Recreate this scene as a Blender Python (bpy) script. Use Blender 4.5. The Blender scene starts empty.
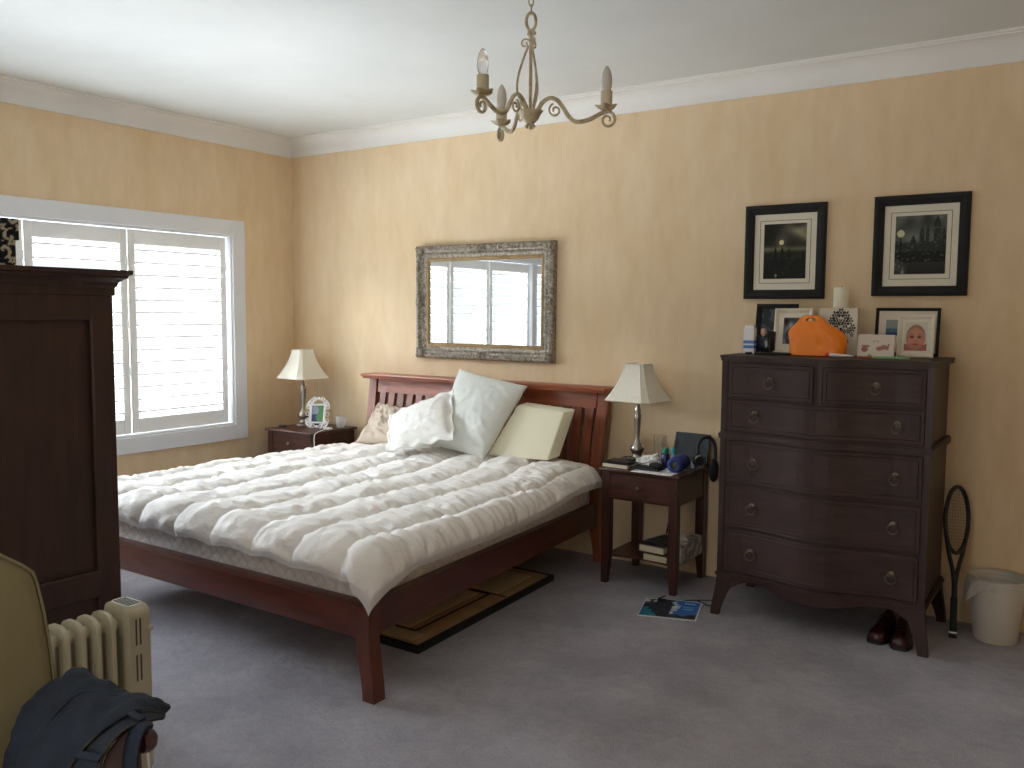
import bpy, bmesh, math, random
from mathutils import Vector, Matrix, noise
random.seed(7)
PI = math.pi
C = bpy.context.scene.collection
SC = bpy.context.scene

# ------------------------------------------------------------------ camera, light, exposure
cam_d = bpy.data.cameras.new('camera'); cam = bpy.data.objects.new('camera', cam_d); C.objects.link(cam)
cam_d.sensor_width = 36; cam_d.lens = 875.97 / 1024 * 36; cam_d.clip_start = .05
cam.matrix_world = Matrix(((0.82945454, -0.05181557, 0.55616573, 5.39381494),
                           (0.55852822, 0.06415824, -0.82700057, -4.87021912),
                           (0.00716889, 0.99659363, 0.0821568, 1.55), (0, 0, 0, 1)))
SC.camera = cam
SC.view_settings.view_transform = 'Standard'; SC.view_settings.look = 'None'
SC.view_settings.gamma = 1; SC.view_settings.use_curve_mapping = False
SC.view_settings.exposure = 0.45
SC.cycles.use_denoising = True
SC.cycles.max_bounces = 10; SC.cycles.diffuse_bounces = 7; SC.cycles.glossy_bounces = 4
SC.cycles.sample_clamp_indirect = 6
world = bpy.data.worlds.new('daylight'); SC.world = world; world.use_nodes = True
world.node_tree.nodes['Background'].inputs[0].default_value = (.85, .93, 1, 1)
world.node_tree.nodes['Background'].inputs[1].default_value = 1.08

def area(name, loc, rot, sx, sy, power, col):
    l = bpy.data.lights.new(name, 'AREA'); l.shape = 'RECTANGLE'; l.size = sx; l.size_y = sy
    l.energy = power; l.color = col
    o = bpy.data.objects.new(name, l); C.objects.link(o); o.location = loc; o.rotation_euler = rot
    return o
# daylight standing outside the shuttered window (left wall) and a weak fill lamp added behind the camera
area('sky_daylight', (-4.0, -2.5, 4.1), (0, math.radians(-68), 0), 3.0, 8.0, 3000, (.84, .89, 1))
area('sunlit_ground', (-4.0, -2.5, -1.3), (0, math.radians(-112), 0), 2.4, 8.0, 1600, (.90, .93, 1))
area('rear_fill', (4.2, -5.78, 1.55), (PI / 2, 0, 0), 1.3, 1.6, 12, (1, .94, .84))

# ------------------------------------------------------------------ helpers
def lin(c):
    return tuple(((x / 255) / 12.92 if x / 255 <= .04045 else ((x / 255 + .055) / 1.055) ** 2.4) for x in c)

def newmat(name, rough=.5, metal=0, spec=None):
    m = bpy.data.materials.new(name); m.use_nodes = True
    b = m.node_tree.nodes['Principled BSDF']
    b.inputs['Roughness'].default_value = rough; b.inputs['Metallic'].default_value = metal
    if spec is not None: b.inputs['Specular IOR Level'].default_value = spec
    return m, m.node_tree.nodes, m.node_tree.links, b

def noise_node(N, L, scale, detail=4, stretch=(1, 1, 1), rough=.55):
    tc = N.new('ShaderNodeTexCoord'); mp = N.new('ShaderNodeMapping'); mp.inputs['Scale'].default_value = stretch
    n = N.new('ShaderNodeTexNoise'); n.inputs['Scale'].default_value = scale; n.inputs['Detail'].default_value = detail
    n.inputs['Roughness'].default_value = rough
    L.new(tc.outputs['Object'], mp.inputs[0]); L.new(mp.outputs[0], n.inputs['Vector'])
    return n

def ramp(N, L, src, c1, c2, p1=.3, p2=.7):
    r = N.new('ShaderNodeValToRGB'); r.color_ramp.elements[0].color = (*c1, 1); r.color_ramp.elements[1].color = (*c2, 1)
    r.color_ramp.elements[0].position = p1; r.color_ramp.elements[1].position = p2
    L.new(src, r.inputs[0]); return r

def mat(name, c1, c2=None, rough=.5, metal=0, scale=8, stretch=(1, 1, 1), bump=0, bscale=None, p=(.3, .7), detail=4, spec=None, bdist=.01):
    m, N, L, b = newmat(name, rough, metal, spec)
    c1 = lin(c1); c2 = lin(c2) if c2 else tuple(x * .93 for x in c1)
    n = noise_node(N, L, scale, detail, stretch); r = ramp(N, L, n.outputs['Fac'], c1, c2, *p)
    L.new(r.outputs[0], b.inputs['Base Color'])
    if bump:
        n2 = noise_node(N, L, bscale or scale * 4, 5, stretch); bp = N.new('ShaderNodeBump')
        bp.inputs['Strength'].default_value = bump; bp.inputs['Distance'].default_value = bdist
        L.new(n2.outputs['Fac'], bp.inputs['Height']); L.new(bp.outputs[0], b.inputs['Normal'])
    return m

def attr_mat(name, rough=.5, spec=None):
    m, N, L, b = newmat(name, rough, 0, spec)
    a = N.new('ShaderNodeAttribute'); a.attribute_name = 'print'
    L.new(a.outputs['Color'], b.inputs['Base Color']); return m

class MB:
    """collects shapes into one mesh"""
    def __init__(self): self.bm = bmesh.new()
    def add(self, verts, faces, M=None):
        vs = [self.bm.verts.new((M @ Vector(v)) if M else Vector(v)) for v in verts]
        for f in faces:
            try: self.bm.faces.new([vs[i] for i in f])
            except ValueError: pass
        return self
    def box(self, a, b, bev=0, M=None, seg=2):
        t = bmesh.new()
        x0, y0, z0 = a; x1, y1, z1 = b
        vs = [t.verts.new(v) for v in ((x0,y0,z0),(x1,y0,z0),(x1,y1,z0),(x0,y1,z0),(x0,y0,z1),(x1,y0,z1),(x1,y1,z1),(x0,y1,z1))]
        for f in ((0,3,2,1),(4,5,6,7),(0,1,5,4),(1,2,6,5),(2,3,7,6),(3,0,4,7)): t.faces.new([vs[i] for i in f])
        if bev: bmesh.ops.bevel(t, geom=t.edges[:], offset=bev, segments=seg, affect='EDGES', profile=.5)
        self._merge(t, M); return self
    def _merge(self, t, M=None):
        if M: bmesh.ops.transform(t, matrix=M, verts=t.verts[:])
        t.verts.index_update()
        vs = [self.bm.verts.new(v.co) for v in t.verts]
        for f in t.faces:
            try: self.bm.faces.new([vs[v.index] for v in f.verts])
            except ValueError: pass
        t.free()
    def loft(self, rings, cap=True, closed=True, M=None):
        n = len(rings[0]); V = [p for r in rings for p in r]; F = []
        for i in range(len(rings) - 1):
            for j in range(n if closed else n - 1):
                k = (j + 1) % n
                F.append((i*n+j, i*n+k, (i+1)*n+k, (i+1)*n+j))
        if cap and closed:
            F.append(tuple(range(n))[::-1]); F.append(tuple((len(rings)-1)*n + j for j in range(n)))
        return self.add(V, F, M)
    def lathe(self, prof, c=(0, 0, 0), n=24, M=None, cap=True):
        rings = [[(c[0] + r*math.cos(2*PI*j/n), c[1] + r*math.sin(2*PI*j/n), c[2] + z) for j in range(n)] for r, z in prof]
        return self.loft(rings, cap, True, M)
    def tube(self, pts, r, n=8, M=None, flat=1.0, closed=False):
        pts = [Vector(p) for p in pts]; m = len(pts)
        rr = r if isinstance(r, (list, tuple)) else [r] * m
        rings = []; up = None
        for i, p in enumerate(pts):
            d = (pts[min(i+1, m-1)] - pts[max(i-1, 0)])
            if closed: d = pts[(i+1) % m] - pts[i-1]
            d.normalize()
            if up is None:
                up = Vector((0, 0, 1)) if abs(d.z) < .9 else Vector((0, 1, 0))
            s = d.cross(up)
            if s.length < 1e-6: s = d.orthogonal()
            s.normalize(); up = s.cross(d).normalized()
            rings.append([tuple(p + (s*math.cos(2*PI*j/n) + up*math.sin(2*PI*j/n)*flat) * rr[i]) for j in range(n)])
        if closed: rings.append(rings[0]); return self.loft(rings, False, True, M)
        return self.loft(rings, True, True, M)
    def prism(self, outline, h0, h1, axis='z', M=None):
        def P(u, v, w): return {'z': (u, v, w), 'y': (u, w, v), 'x': (w, u, v)}[axis]
        rings = [[P(u, v, h0) for u, v in outline], [P(u, v, h1) for u, v in outline]]
        return self.loft(rings, True, True, M)
    def grid(self, fn, nu, nv, M=None, wrap=False):
        V = [fn(i/(nu-1), j/(nv-1)) for j in range(nv) for i in range(nu)]
        F = [(j*nu+i, j*nu+i+1, (j+1)*nu+i+1, (j+1)*nu+i) for j in range(nv-1) for i in range(nu-1)]
        return self.add(V, F, M)
    def sphere(self, c, r, n=12, s=(1, 1, 1), M=None):
        prof = [(max(1e-4, math.sin(PI*k/n)) * r, -math.cos(PI*k/n) * r) for k in range(n+1)]
        rings = [[(c[0]+p*s[0]*math.cos(2*PI*j/(2*n)), c[1]+p*s[1]*math.sin(2*PI*j/(2*n)), c[2]+z*s[2]) for j in range(2*n)] for p, z in prof]
        return self.loft(rings, True, True, M)
    def build(self, name, m, parent=None, loc=None, smooth=False, angle=35, world=True, weld=0):
        """geometry is in world coordinates; stored relative to the parent Empty (or to loc)"""
        bm = self.bm
        if weld: bmesh.ops.remove_doubles(bm, verts=bm.verts[:], dist=weld)
        bmesh.ops.recalc_face_normals(bm, faces=bm.faces[:])
        if world and parent is not None:
            bmesh.ops.transform(bm, matrix=WM[parent.name].inverted(), verts=bm.verts[:])
        elif loc is not None and world:
            bmesh.ops.translate(bm, vec=-Vector(loc), verts=bm.verts[:])
        me = bpy.data.meshes.new(name); bm.to_mesh(me); bm.free()
        for mm in (m if isinstance(m, (list, tuple)) else [m]): me.materials.append(mm)
        if smooth:
            me.shade_smooth()
            if angle < 180: me.set_sharp_from_angle(angle=math.radians(angle))
        o = bpy.data.objects.new(name, me); C.objects.link(o)
        M = Matrix.Identity(4)
        if loc is not None and parent is None: o.location = loc; M = Matrix.Translation(Vector(loc))
        if parent is not None: o.parent = parent; M = WM[parent.name].copy()
        WM[o.name] = M
        return o
WM = {}
def tag(o, label=None, cat=None, group=None, kind=None):
    if label: o['label'] = label
    if cat: o['category'] = cat
    if group: o['group'] = group
    if kind: o['kind'] = kind
    return o
def thing(name, label, cat, loc=(0, 0, 0), rotz=0, group=None, kind=None):
    o = bpy.data.objects.new(name, None); C.objects.link(o); o.location = loc; o.rotation_euler = (0, 0, rotz)
    o.empty_display_size = .1
    WM[o.name] = Matrix.Translation(Vector(loc)) @ Matrix.Rotation(rotz, 4, 'Z')
    return tag(o, label, cat, group, kind)
def copy_tree(o, parent=None):
    c = o.copy(); C.objects.link(c)
    if parent: c.parent = parent
    for ch in list(o.children): copy_tree(ch, c)
    return c
def paint(o, fn):
    """printed pattern: colour attribute from a function of the vertex position"""
    me = o.data; a = me.color_attributes.new('print', 'FLOAT_COLOR', 'POINT')
    for i, v in enumerate(me.vertices): a.data[i].color = (*lin(fn(v.co)), 1)
def arc(cx, cy, r, a0, a1, n=10): return [(cx + r*math.cos(a0+(a1-a0)*i/n), cy + r*math.sin(a0+(a1-a0)*i/n)) for i in range(n+1)]
def rrect(x0, y0, x1, y1, r, n=5):
    return arc(x1-r, y1-r, r, 0, PI/2, n) + arc(x0+r, y1-r, r, PI/2, PI, n) + arc(x0+r, y0+r, r, PI, 1.5*PI, n) + arc(x1-r, y0+r, r, 1.5*PI, 2*PI, n)
def smoothpts(pts, k=6):
    """Catmull-Rom"""
    P = [Vector(p) for p in pts]; out = []
    for i in range(len(P)-1):
        p0 = P[max(i-1, 0)]; p1 = P[i]; p2 = P[i+1]; p3 = P[min(i+2, len(P)-1)]
        for s in range(k):
            t = s/k
            out.append(.5*((2*p1) + (p2-p0)*t + (2*p0-5*p1+4*p2-p3)*t*t + (3*p1-p0-3*p2+p3)*t**3))
    out.append(P[-1]); return out
def sstep(a, b, x):
    t = max(0, min(1, (x-a)/(b-a))); return t*t*(3-2*t)

# ------------------------------------------------------------------ materials
def wall_mat(name):
    m, N, L, b = newmat(name, .75, 0, .25)
    n1 = noise_node(N, L, 3.2, 5, (1.6, 1.6, .55)); r = ramp(N, L, n1.outputs['Fac'], lin((237, 214, 181)), lin((228, 201, 161)), .3, .72)
    n2 = noise_node(N, L, 13, 5, (1.3, 1.3, .45)); r2 = ramp(N, L, n2.outputs['Fac'], (1, 1, 1), (.90, .885, .86), .3, .75)
    mx = N.new('ShaderNodeMix'); mx.data_type = 'RGBA'; mx.blend_type = 'MULTIPLY'; mx.inputs[0].default_value = .7
    L.new(r.outputs[0], mx.inputs[6]); L.new(r2.outputs[0], mx.inputs[7]); L.new(mx.outputs[2], b.inputs['Base Color'])
    return m
M_wall = wall_mat('yellow_colourwash_paint')
M_ceil = mat('ceiling_paint', (226, 228, 226), (219, 221, 219), .85, scale=2, spec=.2)
M_trim = mat('white_gloss_paint', (232, 234, 238), (226, 228, 232), .4, scale=3)
M_cornice = mat('white_cornice_paint', (236, 234, 230), (230, 228, 224), .7, scale=3)
M_louvre = mat('white_shutter_paint', (240, 240, 238), (234, 234, 232), .45, scale=3)
def carpet_mat():
    m, N, L, b = newmat('grey_carpet', .95, 0, .1)
    n1 = noise_node(N, L, 2.4, 4); r = ramp(N, L, n1.outputs['Fac'], lin((182, 179, 187)), lin((160, 157, 165)), .32, .68)
    n4 = noise_node(N, L, 11, 6, (1, 1, 1), .7); n4.inputs['Distortion'].default_value = 1.5; r4 = ramp(N, L, n4.outputs['Fac'], (1.04, 1.04, 1.04), (.86, .86, .87), .35, .65); mx4 = N.new('ShaderNodeMix'); mx4.data_type = 'RGBA'; mx4.blend_type = 'MULTIPLY'; mx4.inputs[0].default_value = .8; L.new(r.outputs[0], mx4.inputs[6]); L.new(r4.outputs[0], mx4.inputs[7])
    n2 = noise_node(N, L, 160, 3); r2 = ramp(N, L, n2.outputs['Fac'], (1, 1, 1), (.72, .72, .73), .35, .68)
    mx = N.new('ShaderNodeMix'); mx.data_type = 'RGBA'; mx.blend_type = 'MULTIPLY'; mx.inputs[0].default_value = .8
    L.new(mx4.outputs[2], mx.inputs[6]); L.new(r2.outputs[0], mx.inputs[7]); L.new(mx.outputs[2], b.inputs['Base Color'])
    n3 = noise_node(N, L, 22, 6, rough=.7); bp = N.new('ShaderNodeBump'); bp.inputs['Strength'].default_value = .55; bp.inputs['Distance'].default_value = .012
    bp2 = N.new('ShaderNodeBump'); bp2.inputs['Strength'].default_value = .5; bp2.inputs['Distance'].default_value = .004
    L.new(n3.outputs['Fac'], bp.inputs['Height']); L.new(n2.outputs['Fac'], bp2.inputs['Height']); L.new(bp.outputs[0], bp2.inputs['Normal'])
    L.new(bp2.outputs[0], b.inputs['Normal']); return m
M_carpet = carpet_mat()
def wood(name, c1, c2, rough=.35, stretch=(1, 1, 8), scale=6, coat=0):
    m = mat(name, c1, c2, rough, scale=scale, stretch=stretch, bump=.06, bscale=30, detail=7)
    m.node_tree.nodes['Principled BSDF'].inputs['Coat Weight'].default_value = coat
    m.node_tree.nodes['Principled BSDF'].inputs['Coat Roughness'].default_value = .25
    return m
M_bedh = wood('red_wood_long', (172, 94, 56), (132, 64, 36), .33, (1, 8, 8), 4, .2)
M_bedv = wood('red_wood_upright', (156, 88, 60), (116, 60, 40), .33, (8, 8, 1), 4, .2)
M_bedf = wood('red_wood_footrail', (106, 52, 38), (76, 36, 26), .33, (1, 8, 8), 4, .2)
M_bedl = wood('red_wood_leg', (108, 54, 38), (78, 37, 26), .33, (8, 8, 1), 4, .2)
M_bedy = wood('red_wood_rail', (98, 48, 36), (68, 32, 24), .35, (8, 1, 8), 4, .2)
M_dress = wood('dark_mahogany', (62, 37, 32), (42, 24, 21), .5, (1, 6, 8), 4, 0)
M_dressv = wood('dark_mahogany_upright', (60, 36, 31), (40, 24, 21), .45, (6, 6, 1), 4, 0)
M_nt = wood('dark_cherry_wood', (84, 46, 36), (56, 30, 24), .36, (1, 6, 7), 5, .15)
M_ntv = wood('dark_cherry_wood_upright', (76, 41, 33), (50, 27, 22), .36, (7, 7, 1), 5, .15)
M_ward = wood('very_dark_wood', (62, 38, 30), (42, 25, 20), .5, (7, 7, 1), 4, .05)
M_bronze = mat('aged_bronze', (128, 116, 100), (88, 78, 66), .4, .8, scale=30)
M_pewter = mat('brushed_pewter', (188, 182, 172), (150, 145, 136), .28, .95, scale=14)
M_chand = mat('cream_distressed_metal', (204, 190, 160), (158, 138, 106), .55, .15, scale=22, p=(.4, .66))
M_shade = mat('cream_lamp_fabric', (240, 236, 222), (234, 229, 214), .85, scale=60)
M_white = mat('plain_white', (238, 238, 236), None, .5)
M_black = mat('black_satin', (22, 22, 24), (15, 15, 16), .4)
M_blackm = mat('black_matt', (26, 26, 27), (18, 18, 19), .75)
M_cream = mat('cream_paint', (232, 226, 208), (224, 216, 196), .5)
M_paper = mat('book_pages', (222, 212, 186), (196, 184, 156), .9, scale=3, stretch=(.3, .3, 90))
def linen(name, c, rough=.9, scale=9, bump=.35, dist=.012):
    m, N, L, b = newmat(name, rough, 0, .2)
    b.inputs['Base Color'].default_value = (*lin(c), 1)
    b.inputs['Sheen Weight'].default_value = .15
    n = noise_node(N, L, scale, 6, (1, 1, 1), .6); n.inputs['Distortion'].default_value = 1.2
    bp = N.new('ShaderNodeBump'); bp.inputs['Strength'].default_value = bump; bp.inputs['Distance'].default_value = dist
    L.new(n.outputs['Fac'], bp.inputs['Height']); L.new(bp.outputs[0], b.inputs['Normal']); return m
M_duvet = linen('white_duvet_cotton', (236, 232, 227), scale=20, bump=.5, dist=.016)
M_pilg = linen('pale_cotton', (226, 229, 224), scale=3.5, bump=.2)
M_pilw = linen('white_cotton', (238, 236, 230), scale=5, bump=.25)
M_foam = linen('cream_foam_cover', (232, 226, 200), scale=4, bump=.12)
M_beige = linen('taupe_cotton', (202, 186, 168), scale=8, bump=.5)
M_uphol = linen('cream_upholstery', (132, 122, 90), scale=240, bump=.25, dist=.002)
def mattress_mat():
    m, N, L, b = newmat('quilted_ticking', .85, 0, .2)
    b.inputs['Base Color'].default_value = (*lin((214, 204, 198)), 1)
    tc = N.new('ShaderNodeTexCoord'); sp = N.new('ShaderNodeSeparateXYZ'); L.new(tc.outputs['Object'], sp.inputs[0])
    def mth(op, a, c=None):
        n = N.new('ShaderNodeMath'); n.operation = op
        for k, x in enumerate((a, c)):
            if x is None: continue
            if isinstance(x, (int, float)): n.inputs[k].default_value = x
            else: L.new(x, n.inputs[k])
        return n.outputs[0]
    u = mth('ADD', sp.outputs[0], sp.outputs[1]); K = PI / .062
    s1 = mth('ABSOLUTE', mth('SINE', mth('MULTIPLY', mth('ADD', u, sp.outputs[2]), K)))
    s2 = mth('ABSOLUTE', mth('SINE', mth('MULTIPLY', mth('SUBTRACT', u, sp.outputs[2]), K)))
    h = mth('POWER', mth('MULTIPLY', s1, s2), .45)
    bp = N.new('ShaderNodeBump'); bp.inputs['Strength'].default_value = .7; bp.inputs['Distance'].default_value = .008
    L.new(h, bp.inputs['Height']); L.new(bp.outputs[0], b.inputs['Normal'])
    r = ramp(N, L, h, lin((214, 207, 204)), lin((236, 230, 226)), .02, .4); L.new(r.outputs[0], b.inputs['Base Color'])
    return m
M_matt = mattress_mat()
def glassy(name, col=(1, 1, 1), rough=.02, trans=1):
    m, N, L, b = newmat(name, rough); b.inputs['Base Color'].default_value = (*col, 1)
    b.inputs['Transmission Weight'].default_value = trans; b.inputs['IOR'].default_value = 1.45; return m
M_glass = glassy('clear_glass')
m_, N_, L_, b_ = newmat('mirror_glass', .02, 1); b_.inputs['Base Color'].default_value = (.9, .93, .93, 1); M_mirror = m_
M_print = attr_mat('printed_paper', .6)
M_printg = attr_mat('print_behind_glass', .55, .25)
M_fabp = attr_mat('printed_fabric', .85, .2)

# ------------------------------------------------------------------ room shell
RX, RY, H = 6.1, -5.65, 2.874
WY0, WY1, WZ0, WZ1 = -4.42, -.60, .69, 2.10        # opening in the left wall
def S(name, mb, m, parent=None, **k):
    o = mb.build(name, m, parent, **k); o['kind'] = 'structure'; return o
S('floor', MB().box((-.15, RY-.15, -.1), (RX+.15, .15, 0)), M_carpet)
S('ceiling', MB().box((-.15, RY-.15, H), (RX+.15, .15, H+.1)), M_ceil)
S('wall_back', MB().box((-.15, 0, 0), (RX+.15, .15, H)), M_wall)
S('wall_right', MB().box((RX, RY, 0), (RX+.15, 0, H)), M_wall)
S('wall_left', MB().box((-.15, WY1, 0), (0, 0, H)).box((-.15, RY, 0), (0, WY0, H)).box((-.15, WY0, 0), (0, WY1, WZ0)).box((-.15, WY0, WZ1), (0, WY1, H)), M_wall)
S('wall_front', MB().box((0, RY-.15, 0), (3.5, RY, H)).box((4.9, RY-.15, 0), (RX, RY, H)).box((3.5, RY-.15, 0), (4.9, RY, .7)).box((3.5, RY-.15, 2.4), (4.9, RY, H)), M_wall)  # gap is for the added rear window and its fill lamp
# cornice: cove profile (distance from wall, height)
cov = [(0, 2.748), (.012, 2.748), (.014, 2.758)] + [(.014 + .10*(1-math.cos(t)), 2.760 + .094*math.sin(t)) for t in [PI/2*i/9 for i in range(10)]] + [(.116, 2.862), (.128, 2.864), (.128, H+.01), (0, H+.01)]
S('trim_1', MB().loft([[(0+ (d if d else 0), -d, z) for d, z in cov], [(RX-d, -d, z) for d, z in cov]]), M_cornice, smooth=True, angle=30)
S('trim_2', MB().loft([[(d, -d, z) for d, z in cov], [(d, RY+d, z) for d, z in cov]]), M_cornice, smooth=True, angle=30)
S('trim_3', MB().loft([[(RX-d, -d, z) for d, z in cov], [(RX-d, RY+d, z) for d, z in cov]]), M_cornice, smooth=True, angle=30)
S('trim_4', MB().loft([[(d, RY+d, z) for d, z in cov], [(RX-d, RY+d, z) for d, z in cov]]), M_cornice, smooth=True, angle=30)

# window with plantation shutters
win = thing('window_1', None, None, (0, -2.5, WZ0), kind='structure')
def casing():
    m = MB(); a = .11
    m.box((0, WY1, WZ0-a), (.026, WY1+a, WZ1+a), .004); m.box((0, WY0-a, WZ0-a), (.026, WY0, WZ1+a), .004)
    m.box((0, WY0, WZ1), (.0255, WY1, WZ1+a), .004); m.box((0, WY0, WZ0-a), (.0255, WY1, WZ0), .004)
    # reveal lining
    m.box((-.148, WY1-.014, WZ0), (.012, WY1, WZ1)); m.box((-.148, WY0, WZ0), (.012, WY0+.014, WZ1))
    m.box((-.148, WY0+.014, WZ1-.014), (.012, WY1-.014, WZ1)); m.box((-.148, WY0+.014, WZ0), (.012, WY1-.014, WZ0+.014))
    m.box((-.12, -3.665, WZ0+.014), (.01, -3.565, WZ1-.014), .003)
    return m
S('window_casing', casing(), M_trim, win)
def shutter(y0, y1):
    z0, z1 = WZ0+.018, WZ1-.018; st = .052; x0, x1 = -.055, -.025
    f = MB(); f.box((x0, y0, z0), (x1, y0+st, z1), .003); f.box((x0, y1-st, z0), (x1, y1, z1), .003)
    f.box((x0, y0+st, z1-.10), (x1, y1-st, z1), .002); f.box((x0, y0+st, z0), (x1, y1-st, z0+.10), .002)
    f.box((x1, y1-.011, 1.84), (x1+.008, y1-.001, 1.90)); f.box((x1, y1-.011, 1.10), (x1+.008, y1-.001, 1.16)); f.box((x1, y1-.011, 1.42), (x1+.008, y1-.001, 1.48))
    o = S('shutter_frame', f, M_louvre, win)
    l = MB(); n = 14; a0, a1 = z0+.10, z1-.10; p = (a1-a0)/n
    for k in range(n):
        zc = a0 + p*(k+.5); th = math.radians(9)
        prof = []
        for j in range(16):
            t = 2*PI*(j+.5)/16; u, w = .036*math.copysign(abs(math.cos(t))**.35, math.cos(t)), .0068*math.copysign(abs(math.sin(t))**.6, math.sin(t))
            prof.append((-.04 + u*math.cos(th) - w*math.sin(th), zc + u*math.sin(th) + w*math.cos(th)))
        l.loft([[(px, y0+st+.002, pz) for px, pz in prof], [(px, y1-st-.002, pz) for px, pz in prof]])
    lo = S('louvres', l, M_louvre, o, smooth=True, angle=60)
for y0, y1 in ((-1.415, -.625), (-2.095, -1.422), (-2.770, -2.102), (-3.560, -2.777), (-4.40, -3.672)): shutter(y0, y1)
def pane_mat():
    m = bpy.data.materials.new('window_glass'); m.use_nodes = True; N, L = m.node_tree.nodes, m.node_tree.links
    N.remove(N['Principled BSDF']); t = N.new('ShaderNodeBsdfTransparent'); t.inputs[0].default_value = (.96, .98, .97, 1)
    g = N.new('ShaderNodeBsdfGlossy'); g.inputs['Roughness'].default_value = .02; 
    x = N.new('ShaderNodeMixShader'); x.inputs[0].default_value = .05; L.new(t.outputs[0], x.inputs[1]); L.new(g.outputs[0], x.inputs[2])
    L.new(x.outputs[0], N['Material Output'].inputs[0]); return m
M_pane = pane_mat()
S('window_pane', MB().box((-.115, WY0+.015, WZ0+.015), (-.111, WY1-.015, WZ1-.015)), M_pane, win)
# unseen rear window, added to hold the fill lamp
added_win = thing('added_rear_window', None, None, (4.2, RY, .7), kind='structure')
w2 = MB()
for a, b in (((3.4, RY, .6), (3.5, RY+.025, 2.5)), ((4.9, RY, .6), (5.0, RY+.025, 2.5)), ((3.5, RY, 2.4), (4.9, RY+.025, 2.5)), ((3.5, RY, .6), (4.9, RY+.025, .7)), ((4.17, RY-.1, .7), (4.23, RY-.04, 2.4))): w2.box(a, b, .003)
S('window_casing', w2, M_trim, added_win)

# ------------------------------------------------------------------ bed
bed = thing('double_bed', 'wide red-brown wooden bed frame with slatted curved headboard and plain low footrail', 'bed', (1.95, -1.2, 0))
def flat_post(x, splay, y=-.105):
    m = MB(); rings = []
    for k in range(15):
        z = 1.058*k/14
        dx = splay*(.016*sstep(.55, 1.06, z) + .018*sstep(.25, 0, z)); dy = .05*sstep(.4, 1.06, z)**1.3 - .03*math.sin(PI*z/1.06)
        w = .034 - .008*sstep(.3, 0, z); d = .027
        rings.append([(x+dx-w, y+dy-d, z), (x+dx+w, y+dy-d, z), (x+dx+w, y+dy+d, z), (x+dx-w, y+dy+d, z)])
    return m.loft(rings)
HB_L, HB_R = .955, 2.838
for x, s in ((HB_L, -1), (HB_R, 1)): flat_post(x, s).build('headboard_post', M_bedv, bed, smooth=True, angle=30)
def ydy(z): return -.105 + .05*sstep(.4, 1.06, z)**1.3 - .03*math.sin(PI*z/1.06)
MB().box((HB_L-.058, -.155, 1.058), (HB_R+.058, -.012, 1.072), .003).box((HB_L-.070, -.166, 1.0715), (HB_R+.070, -.006, 1.091), .005).build('top_cap', M_bedh, bed, smooth=True)
MB().loft([[(x, ydy(z)+o, z) for o, z in ((-.02, .955), (.02, .955), (.02, 1.0), (.02, 1.057), (-.02, 1.057), (-.02, 1.0))] for x in (HB_L+.03, HB_R-.03)]).build('top_rail', M_bedh, bed)
MB().box((HB_L+.03, ydy(.5)-.016, .44), (HB_R-.03, ydy(.5)+.016, .52), .003).build('lower_rail', M_bedh, bed)
NS = 21; gap0 = HB_L+.034; gap1 = HB_R-.034
for k in range(NS):
    xc = gap0 + (gap1-gap0)*(k+.5+.0)/NS; rings = []
    for j in range(9):
        z = .52 + (.956-.52)*j/8; y = ydy(z)
        rings.append([(xc-.027, y-.012, z), (xc+.027, y-.012, z), (xc+.027, y+.009, z), (xc-.027, y+.009, z)])
    MB().loft(rings).build('headboard_slat', M_bedv, bed, smooth=True, angle=30)
FX0, FX1, FY = .90, 3.025, -2.355
def foot_leg(x, s):
    m = MB(); rings = []
    for k in range(13):
        z = .378*k/12; dx = s*.05*sstep(.26, 0, z); w = .035 - .005*sstep(.25, 0, z); dy = -.02*sstep(.26, 0, z)
        rings.append([(x+dx-w, FY+.01+dy-.033, z), (x+dx+w, FY+.01+dy-.033, z), (x+dx+w, FY+.01+dy+.033, z), (x+dx-w, FY+.01+dy+.033, z)])
    return m.loft(rings)
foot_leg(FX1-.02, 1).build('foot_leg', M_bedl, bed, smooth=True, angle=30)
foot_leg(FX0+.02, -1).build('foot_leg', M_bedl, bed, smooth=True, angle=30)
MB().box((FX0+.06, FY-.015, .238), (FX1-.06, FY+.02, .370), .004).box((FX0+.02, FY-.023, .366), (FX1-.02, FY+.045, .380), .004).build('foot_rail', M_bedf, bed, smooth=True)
def side_rail(xa, xb):
    m = MB()
    for z0, z1, o in ((.236, .370, .016), (.366, .380, .022)):
        m.loft([[(xa-o, -.13, z0), (xa+o, -.13, z0), (xa+o, -.13, z1), (xa-o, -.13, z1)], [(xb-o, FY+.04, z0), (xb+o, FY+.04, z0), (xb+o, FY+.04, z1), (xb-o, FY+.04, z1)]])
    return m
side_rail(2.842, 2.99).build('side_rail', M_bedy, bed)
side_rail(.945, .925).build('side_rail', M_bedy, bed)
sl = MB()
for k in range(13): sl.box((.96, -.35-.16*k, .285), (2.83, -.28-.16*k, .305))
sl.build('slat_base', mat('pale_pine', (190, 160, 120), (170, 140, 100), .7), bed)

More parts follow.
